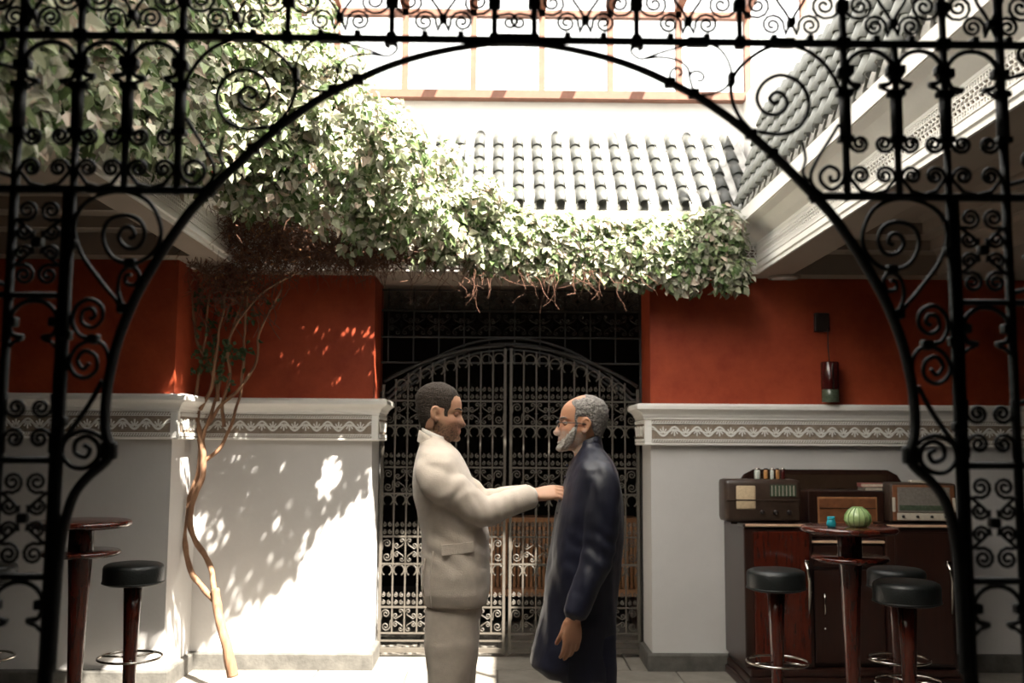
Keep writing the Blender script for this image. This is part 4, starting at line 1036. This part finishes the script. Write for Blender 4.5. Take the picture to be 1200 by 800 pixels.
def face_cols(co, Xi, H, skin_c, beard_c, beard_amt, bald=False, lipc=(.42, .17, .13)):
    """skin colours: beard shadow, lips and warm cheeks by place on the head"""
    h = np.hstack([co, np.ones((len(co), 1))]) @ np.array(Xi.transposed()); x, y, z = h[:, 0]/H, h[:, 1]/H, h[:, 2]/H
    G = lambda d, s: np.exp(-d*d/(2*s*s))
    col = np.tile(np.array(skin_c), (len(co), 1)); head = ((z > -.05) & (z < 1.1) & (np.abs(x) < .7) & (np.abs(y) < .5)).astype(float)
    warm = head*(G(np.abs(y)-.2, .1)*G(z-.33, .08)*(x > .15)+G(y, .06)*G(z-.31, .05)*(x > .42))
    col = col*(1-.25*warm[:, None])+np.array([.62, .26, .18])*.25*warm[:, None]
    nz = np.array([noise.noise(Vector(p)*170)+.5*noise.noise(Vector(p)*60) for p in co]) if len(co) else 0
    line = .255+.0*x-.55*np.clip(.13-x, -.2, .0)+.60*np.clip(.16-x, 0, .3)      # upper edge of the beard rises to the ear
    side = 1/(1+np.exp(-(line-z)/.018)); mo = G(z-.245, .018)*G(y, .11)*(x > .3)
    bd = np.clip(side*(x > -.07), 0, 1); lips = G(z-.185, .026)*G(y, .075)*(x > .36)
    bd = np.clip(np.maximum(bd, mo)-1.2*lips, 0, 1)*head*(z > -.12)*np.clip(beard_amt+nz*.38, 0, 1)
    col = col*(1-bd[:, None])+np.array(beard_c)*bd[:, None]
    lips = np.clip(lips*head, 0, 1)[:, None]*.85; col = col*(1-lips)+np.array(lipc)*lips
    return np.clip(col, 0, 1)
def head_frame(chin, up, fwd, H):
    """matrix from head space (x forward, y side, z up, chin at z=0) to the scene"""
    up = Vector(up).normalized(); fwd = Vector(fwd); fwd = (fwd-up*fwd.dot(up)).normalized(); sd_ = up.cross(fwd)
    Mx = Matrix((fwd, sd_, up)).transposed().to_4x4(); Mx.translation = chin; return Mx
def hair_shell(X, H, thick, parent, m, name='hair', n=84, mrows=70, rough=.004):
    vs = []; keep = {}; T = []
    for i in range(mrows+1):
        v = .06+.94*i/mrows
        for j in range(n):
            th = 2*PI*j/n; t = thick(v, th); p = head_pt(min(v, 1), th, H, off=max(t, -.03))
            q = X @ p; q += (q-(X @ Vector((0, 0, .5*H)))).normalized()*(noise.noise(q*55)*.35+noise.noise(q*150)*.65)*rough*(1 if t > 0 else 0); vs.append(q); T.append(t)
    fs = []
    for i in range(mrows):
        for j in range(n):
            ids = (i*n+j, i*n+(j+1) % n, (i+1)*n+(j+1) % n, (i+1)*n+j)
            if max(T[k] for k in ids) > -.005: fs.append(ids)
    fs.append(tuple(mrows*n+j for j in range(n)))
    used = sorted({k for f in fs for k in f}); mp = {k: i for i, k in enumerate(used)}
    return MB().add([vs[k] for k in used], [tuple(mp[k] for k in f) for f in fs]).build(name, m, parent, True)
def dome(X, c, r, axis, phi, H):
    ax = Vector(axis).normalized(); u_ = ax.cross(Vector((0, 1, 0))).normalized(); v_ = ax.cross(u_); vs = []; m, n = 6, 18
    for i in range(m+1):
        p = math.radians(phi)*max(.02, i/m)
        for j in range(n): a = 2*PI*j/n; vs.append(X @ ((c+(ax*math.cos(p)+(u_*math.cos(a)+v_*math.sin(a))*math.sin(p))*r)*H))
    fs = [(i*n+j, i*n+(j+1) % n, (i+1)*n+(j+1) % n, (i+1)*n+j) for i in range(m) for j in range(n)]+[tuple(range(n))[::-1]]
    return MB().add(vs, fs)
def eyes(X, H, parent, look, up, low, lm='skinlid'):
    for s in (-1, 1):
        c = Vector((.292, s*.142, .487)); MB().sphere(X @ (c*H), .050*H, 14, 10).build('eyeball', 'skin_eye', parent, True)
        d = Vector(look).normalized(); MB().sphere(X @ ((c+d*.031)*H), .0225*H, 12, 8).build('iris', 'iris', parent, True)
        dome(X, c, .0575, (.45, s*.1, 1), up, H).build('upper_eyelid', lm, parent, True); dome(X, c, .0575, (.35, s*.1, -1), low, H).build('lower_eyelid', lm, parent, True)
def brows(X, H, parent, m):
    for s in (-1, 1):
        pts = [X @ (head_pt(.575+dz, s*th, H, off=.004)) for th, dz in ((.20, -.012), (.32, .0), (.48, .008), (.66, .004), (.80, -.014))]
        MB().tube(pts, [.010*H, .016*H, .017*H, .013*H, .006*H], 6).build('eyebrow', m, parent, True)
M['lidA'] = mat('lid_skin', (.44, .225, .14), .5); M['lidB'] = mat('tan_lid_skin', (.34, .155, .09), .5)
def folds(p, s=1., f=9.): v = Vector(p)*f; return s*(.6*noise.noise(v)+.4*noise.noise(v*2.3))

# ---------------------------------------------------------------- man in beige
A_ = thing('person', 'younger man in a beige suit facing right, adjusting the other man\'s collar', 'person', (q3(525, 900).x, YM, 0))
AL = Vector(A_.location)
H = .233; chinp = q3(528, 514)
XA = head_frame(chinp+Vector((-.058, 0, -.004)), (.10, 0, 1), (1, 0, -.12), H)
body = MB(); head_mesh(body, H, XA, nose=1.0)
for s in (-1, 1): ear(body, XA, H, s)
limb(body, [q3(507, 548), q3(509, 530), q3(513, 512), q3(521, 494)], [.065, .060, .057, .054], 20)
body.loft(torso_rings([(700, 512, 554, .10), (640, 510, 560, .115), (600, 505, 556, .13), (560, 502, 546, .13), (545, 500, 538, .12), (530, 503, 522, .06)]))
dy = -.175
shR, elR, wrR = q3(510, 552, dy), q3(567, 592, dy+.03), q3(624, 580, -.045)
shL, elL, wrL = q3(512, 552, .175), q3(565, 588, .16), q3(622, 581, .07)
for sh, el, wr in ((shR, elR, wrR), (shL, elL, wrL)): limb(body, [sh, (sh+el)/2, el, (el+wr)/2, wr], [.040, .040, .036, .031, (.024, .028)], 16)
hand(body, wrR+Vector((.0, 0, .003)), (1, .05, .16), (-.12, -.75, 1), curl=(.42, .50, .55, .62), s=-1, thumb=.25, tcurl=.45, spread=.03)
hand(body, wrL, (1, -.02, .12), (-.1, .8, 1), curl=(.45, .5, .55, .6), s=1, thumb=.3)
foot_y = 0
for s, xt, xb in ((-1, 528, 518), (1, 533, 540)):
    hp, kn, an = q3(xt, 705, s*.085), q3((xt+xb)/2+3, 800, s*.09), q3(xb, 900, s*.095)
    an.z = .01; limb(body, [hp, (hp+kn)/2, kn, (kn+an)/2, an], [.062, .058, .050, .046, .036], 16)
    limb(body, [an, an+Vector((.05, 0, -.045)), an+Vector((.14, s*.01, -.06))], [.04, .036, .028], 12)
remeshed(body, 'body', 'skin', A_, .0042, 2, color=lambda co: face_cols(co, XA.inverted(), H, (.56, .315, .205), (.060, .036, .025), .72, lipc=(.48, .21, .155))).location = -AL
def hairA(v, th):
    a = abs((th+PI) % (2*PI)-PI)             # 0 front .. pi back
    line = .80 if a < .7 else .80-(a-.7)*.35 if a < 1.0 else .58 if a < 1.12 else .42 if a < 1.32 else .44 if a < 1.75 else .42-(a-1.75)*.33
    if 1.32 < a < 1.75: line = .56
    d = v-line
    return -.01+min(.046, .020+max(0, v-.55)*.07, (d+.02)*.4) if d > -.06 else -.03
hr = hair_shell(XA, H, hairA, A_, 'hair', rough=.0035); hr.location = -AL
tmp = [o for o in C.objects]
eyes(XA, H, A_, (1, 0, -.55), 97, 62, 'lidA'); brows(XA, H, A_, 'brow')
for o in [o for o in C.objects if o.parent == A_ and o.name.split('.')[0] in ('eyeball', 'iris', 'upper_eyelid', 'lower_eyelid', 'eyebrow')]: o.location = -AL
# jacket
jk = MB()
jk.loft(torso_rings([(706, 497, 571, .175, 2.5), (690, 494, 574, .185, 2.5), (670, 493, 575, .19), (645, 495, 574, .18), (622, 493, 573, .175), (600, 489, 569, .185), (580, 485, 563, .20), (565, 484, 556, .21), (552, 485, 550, .215),
      (540, 487, 545, .205), (530, 489, 539, .17), (522, 492, 531, .12), (514, 494, 522, .085), (509, 496, 518, .072)]))
for s, sh, el, wr in ((-1, shR, elR, wrR), (1, shL, elL, wrL)):
    e = wr+(el-wr).normalized()*.008
    limb(jk, [sh+Vector((-.02, -s*.085, .028)), sh+Vector((-.012, -s*.025, .006)), sh+Vector((.028, s*.004, -.045)), (sh+el)/2+Vector((.006, 0, -.016)), el+Vector((0, 0, -.014)), (el+e)/2+Vector((0, 0, -.006)), e], [(.045, .050), (.054, .064), (.060, .074), (.060, .072), (.056, .066), (.048, .054), (.044, .050)], 24)
def fa(p):
    d = 0.; x, y, z = p
    el_ = Vector(elR if y < YM else elL); de = (Vector(p)-el_).length
    w_ = math.exp(-(de/.10)**2); r = Vector(p)-el_; d += w_*.0026*math.sin((r.x*.9+r.z*.35)*150+2*noise.noise(Vector(p)*12))
    sh_ = Vector(shR if y < YM else shL); de = (Vector(p)-sh_-Vector((.05, 0, -.06))).length; r = Vector(p)-sh_
    d += math.exp(-(de/.11)**2)*.003*math.sin((r.x*.7-r.z*.7)*85+3*noise.noise(Vector(p)*9))
    zz = (q3(500, 640).z); d += .0025*math.exp(-((z-zz)/.07)**2)*math.sin((x*.6+z)*80+3*noise.noise(Vector(p)*7))
    return d+folds(p, .007, 7)
remeshed(jk, 'jacket', 'linen', A_, .006, 14, disp=fa).location = -AL
def line_on(name, pxs, y_, r, m, parent, L0, flat=None, n=6, k=5):
    pts = [q3(px, py, dy_)-L0 for px, py, dy_ in pxs]
    return MB().tube(catmull(pts, k), r, n, flat=flat).build(name, m, parent, True)
# lapel, collar, pocket flap, seams
def plate(name, pts, th, m, parent, L0):
    """thin cloth plate from photo outline points with their own depths"""
    n = len(pts); a = [q3(*p)-L0 for p in pts]; vs = a+[v+Vector((0, th, 0)) for v in a]
    fs = [tuple(range(n)), tuple(range(2*n-1, n-1, -1))]+[(i, i+n, (i+1) % n+n, (i+1) % n) for i in range(n)]
    return MB().add(vs, fs).build(name, m, parent, False)
col_pts = [q3(496, 516, 0)-AL]
cr = []
for i in range(24):
    a = 2*PI*i/24; c = q3(509.5, 514)-AL; cr.append((c, a))
mbc = MB(); rings = []
for dz, k_ in ((-.012, 1.03), (.010, 1.0), (.024, .97), (.024, .90), (-.01, .92)):
    rings.append([c+Vector((math.cos(a)*.056*k_, math.sin(a)*.074*k_, dz-math.cos(a)*.022)) for c, a in cr])
mbc.loft(rings, cap=False).build('shirt_collar', 'shirt', A_, True)
mbc = MB(); rings = []
for dz, k_ in ((-.040, 1.16), (-.014, 1.10), (.004, 1.04), (.006, 1.0), (-.02, 1.0)):
    rings.append([c+Vector((-.006+math.cos(a)*.058*k_, math.sin(a)*.078*k_, dz-math.cos(a)*.030-max(0, math.cos(a))*.02)) for c, a in cr])
mbc.loft(rings, cap=False).build('jacket_collar', 'linen', A_, True)
line_on('lapel', [(519, 520, -.092), (529, 534, -.135), (538, 550, -.160), (547, 567, -.165), (556, 584, -.150)], 0, [.004]*6+[.010]*8+[.004]*7, 'linen', A_, AL, flat=((0, 1, 0), .5))
plate('pocket_flap', [(520, 633, -.186), (556, 630, -.172), (557, 641, -.172), (521, 645, -.188)], .012, 'linen', A_, AL)
line_on('seam', [(511, 640, -.183), (508, 665, -.192), (508, 690, -.188), (509, 704, -.18)], 0, .0022, 'linen', A_, AL)
line_on('vent', [(500, 650, -.115), (498, 675, -.13), (500, 704, -.12)], 0, .004, 'linen', A_, AL)
# cuffs and trousers
for wr, el in ((wrR, elR), (wrL, elL)):
    d = (wr-el).normalized(); MB().tube([wr-d*.02-AL, wr+d*.006-AL], [.036, .034], 18).build('shirt_cuff', 'shirt', A_, True)
tr = MB()
tr.loft(torso_rings([(720, 501, 566, .155), (700, 500, 564, .165), (680, 504, 560, .15), (660, 508, 556, .12)]))
for s, off in ((-1, -3), (1, 5)):
    top, kn, an = q3(531, 712, s*.082), q3(529+off, 805, s*.088), q3(529+off*1.4, 900, s*.09); an.z = .02
    limb(tr, [top, (top*.6+kn*.4), kn, (kn+an)/2, an], [(.080, .108), (.082, .104), (.074, .080), (.066, .072), (.060, .068)], 24)
remeshed(tr, 'trousers', 'linen', A_, .007, 2, disp=lambda p: folds(p, .006, 8)+.001*math.sin(p[2]*70+2*noise.noise(Vector(p)*6))*math.exp(-((p[2]-.62)/.14)**2)).location = -AL
for s, off in ((-1, -4), (1, 7)):
    c = q3(529+off, 900, s*.09)-AL; sh = MB(); c.z = FL
    sh.loft([ell(c+Vector((x, 0, h/2)), Vector((0, 1, 0)), Vector((0, 0, 1)), w_, h/2, 16, 2.4) for x, w_, h in ((-.085, .026, .05), (-.06, .036, .10), (.0, .040, .11), (.06, .043, .075), (.13, .046, .055), (.18, .036, .04), (.20, .018, .03))])
    sh.build('shoe', 'shoe', A_, True)

# ---------------------------------------------------------------- man in navy
B_ = thing('person', 'older grey-bearded man with glasses in a long navy kurta facing left', 'person', (q3(690, 900).x, YM, 0))
BL = Vector(B_.location)
H2 = .233; XB = head_frame(q3(667, 527)+Vector((.048, 0, -.004)), (.03, 0, 1), (-1, 0, .02), H2)
body = MB(); head_mesh(body, H2, XB, nose=1.12)
for s in (-1, 1): ear(body, XB, H2, s)
limb(body, [q3(693, 555), q3(691, 538), q3(686, 522), q3(677, 504)], [.065, .060, .056, .054], 20)
body.loft(torso_rings([(700, 660, 712, .13), (640, 658, 718, .13), (600, 660, 720, .14), (560, 672, 712, .13), (545, 678, 708, .11), (532, 683, 702, .06)]))
sh2 = q3(702, 556, -.185); el2 = q3(697, 640, -.215); wr2 = q3(667, 712, -.245)
sh3 = q3(702, 556, .185); el3 = q3(698, 640, .205); wr3 = q3(676, 712, .2)
for sh, el, wr in ((sh2, el2, wr2), (sh3, el3, wr3)): limb(body, [sh, (sh+el)/2, el, (el+wr)/2, wr], [.040, .040, .036, .032, (.026, .029)], 16)
hand(body, wr2+Vector((-.002, 0, -.004)), (-.05, .0, -1), (.45, -1, 0), L=.175, curl=(.28, .30, .36, .44), s=1, thumb=.22, tcurl=.5, spread=.02)
hand(body, wr3, (-.05, 0, -1), (0, 1, 0), L=.175, s=-1)
for s in (-1, 1):
    hp, kn, an = q3(690, 700, s*.085), q3(697, 800, s*.09), q3(700, 900, s*.095); an.z = .09
    limb(body, [hp, (hp+kn)/2, kn, (kn+an)/2, an], [.062, .058, .050, .046, .036], 16)
    limb(body, [an, an+Vector((-.05, 0, -.045)), an+Vector((-.14, s*.01, -.06))], [.04, .036, .028], 12)
remeshed(body, 'body', 'skin', B_, .0042, 2, color=lambda co: face_cols(co, XB.inverted(), H2, (.47, .235, .140), (.44, .40, .36), .60, lipc=(.36, .14, .11))).location = -BL
def hairB(v, th):
    a = abs((th+PI) % (2*PI)-PI)
    if a < 1.15: line = .905-max(0, a-.5)*.22
    elif a < 1.32: line = .42
    elif a < 1.72: line = .60
    else: line = .50-(a-1.72)*.40
    d = v-line
    return -.01+min(.052, .02+max(0, a-1.1)*.03, (d+.02)*.5)-max(0, v-.88)*.22 if d > -.06 else -.03
hair_shell(XB, H2, hairB, B_, 'ghair', rough=.005).location = -BL
eyes(XB, H2, B_, (1, 0, .05), 66, 62, 'lidB'); brows(XB, H2, B_, 'gbrow')
# short grey beard: a shell over the jaw
def beardB(v, th):
    a = abs((th+PI) % (2*PI)-PI)
    up = .262 if a < .30 else .16+.09*min(1, abs(a-.30)*1.6)+max(0, a-.75)*.42
    mouth = a < .24 and .150 < v < .222
    d = up-v
    return -.03 if (a > 1.38 or mouth) else min(.022 if a > .9 else .034, d*.24-.002)
vs = []; T = []; n_, m_ = 72, 44
for i in range(m_+1):
    v = .5*i/m_
    for j in range(n_):
        th = 2*PI*j/n_; t = beardB(v, th); q = XB @ head_pt(v, th, H2, off=t); q += Vector((noise.noise(q*160), noise.noise(q*160+Vector((3, 1, 2))), noise.noise(q*150)))*.0025; vs.append(q); T.append(t)
fs = [(i*n_+j, i*n_+(j+1) % n_, (i+1)*n_+(j+1) % n_, (i+1)*n_+j) for i in range(m_) for j in range(n_) if max(T[i*n_+j], T[i*n_+(j+1) % n_], T[(i+1)*n_+j]) > -.004]
fs.append(tuple(range(n_))[::-1])
used = sorted({k for f in fs for k in f}); mp_ = {k: i for i, k in enumerate(used)}
MB().add([vs[k] for k in used], [tuple(mp_[k] for k in f) for f in fs]).build('beard', 'wbeard', B_, True).location = -BL
for o in [o for o in C.objects if o.parent == B_ and o.name.split('.')[0] in ('eyeball', 'iris', 'upper_eyelid', 'lower_eyelid', 'eyebrow')]: o.location = -BL
# glasses
gl = MB(); hp = lambda x, y, z: XB @ (Vector((x, y, z))*H2)
for s in (-1, 1):
    c = Vector((.425, s*.15, .475)); ring = []
    for i in range(20):
        a = 2*PI*i/20; ring.append(hp(c.x-.02*abs(math.cos(a))*(1 if math.cos(a)*1 > 0 else 0), c.y+.105*math.cos(a)*s, c.z+.068*math.sin(a)*(1 if math.sin(a) < 0 else .8)))
    gl.tube(ring, .0017, 6, closed=True)
    gl.tube([hp(.415, s*.255, .49), hp(.34, s*.325, .492), hp(.1, s*.338, .488), hp(-.04, s*.345, .475), hp(-.09, s*.34, .42)], .0019, 6)
gl.tube([hp(.43, -.05, .49), hp(.45, 0, .50), hp(.43, .05, .49)], .0016, 6)
gob = gl.build('glasses', 'black', B_, True); gob.location = -BL
for s in (-1, 1):
    c = Vector((.424, s*.15, .475)); ring = [hp(c.x, c.y+.10*math.cos(a)*s, c.z+.062*math.sin(a)) for a in np.linspace(0, 2*PI, 20, endpoint=False)]
    o = MB().add(ring+[r+Vector((.001, 0, 0)) for r in ring], [tuple(range(20)), tuple(range(39, 19, -1))]+[(i, i+20, (i+1) % 20+20, (i+1) % 20) for i in range(20)]).build('lens', 'glass', gob)
# kurta
ku = MB()
ku.loft(torso_rings([(790, 640, 717, .19, 2.6), (775, 622, 719, .195, 2.6), (760, 624, 720, .195), (735, 629, 722, .19), (710, 634, 723, .185), (685, 639, 725, .185), (660, 643, 726, .187), (635, 647, 728, .19), (610, 651, 729, .198), (590, 655, 729, .208), (572, 659, 727, .212),
      (558, 663, 724, .215), (548, 667, 721, .208), (539, 671, 717, .175), (531, 675, 711, .125), (525, 678, 706, .085), (519, 679, 704, .074)]))
for s, sh, el, wr in ((-1, sh2, el2, wr2), (1, sh3, el3, wr3)):
    e = wr+(el-wr).normalized()*.012
    limb(ku, [sh+Vector((-.01, -s*.085, .030)), sh+Vector((-.004, -s*.025, .008)), sh+Vector((0, s*.003, -.05)), (sh+el)/2, el, (el+e)/2, e], [(.042, .046), (.052, .060), (.058, .066), (.057, .068), (.052, .066), (.048, .056), (.046, .048)], 24)
cutz = {}
def fb_(p):
    x, y, z = p; v = Vector(p); d = 0
    r = v-Vector(sh2 if y < YM else sh3)
    d += .003*math.exp(-(r.length/.16)**2)*math.sin((r.x*.8+r.z*.5)*75+3*noise.noise(v*8))
    el_ = Vector(el2 if y < YM else el3); r = v-el_
    d += .003*math.exp(-(r.length/.13)**2)*math.sin((r.z*.9+r.x*.5)*85+3*noise.noise(v*8))
    d += .016*noise.noise(Vector((x*13+z*3, y*11, z*2.4)))*min(1, max(0, (1.35-z)/.4)+.25)
    return d+folds(p, .005, 10)
remeshed(ku, 'kurta', 'navy', B_, .0065, 7, disp=fb_).location = -BL
mbc = MB(); rings = []; c = q3(690.5, 521)-BL
for dz, k_ in ((-.03, 1.15), (.0, 1.04), (.026, 1.0), (.028, .93), (-.01, .93)):
    rings.append([c+Vector((math.cos(a)*.050*k_, math.sin(a)*.070*k_, dz+math.cos(a)*.018)) for a in np.linspace(0, 2*PI, 28, endpoint=False)])
mbc.loft(rings, cap=False).build('band_collar', 'navy', B_, True)
line_on('side_slit', [(668, 640+60, -.215), (664, 730, -.195), (662, 760, -.198), (661, 786, -.190)], 0, .0035, 'navy2', B_, BL)
for k in range(5): MB().sphere(q3(664.5-k*2.6, 545+k*14, -.0)-BL, .006, 8, 6).build('button', 'navy2', B_, True)
tr = MB()
for s in (-1, 1):
    top, kn, an = q3(692, 740, s*.085), q3(697, 810, s*.088), q3(700, 900, s*.09); an.z = -.01
    limb(tr, [top, (top+kn)/2, kn, (kn+an)/2, an], [(.080, .095), (.078, .090), (.072, .078), (.066, .072), (.060, .066)], 24)
remeshed(tr, 'trousers', 'navy2', B_, .008, 2, disp=lambda p: folds(p, .006, 8)).location = -BL
for s in (-1, 1):
    c = q3(700, 900, s*.09)-BL; sh = MB(); c.z = FL
    sh.loft([ell(c+Vector((-x, 0, h/2)), Vector((0, 1, 0)), Vector((0, 0, 1)), w_, h/2, 16, 2.4) for x, w_, h in ((-.085, .026, .05), (-.06, .036, .09), (.0, .040, .10), (.06, .043, .070), (.13, .046, .050), (.18, .036, .035), (.20, .018, .025))])
    sh.build('shoe', 'shoe', B_, True)
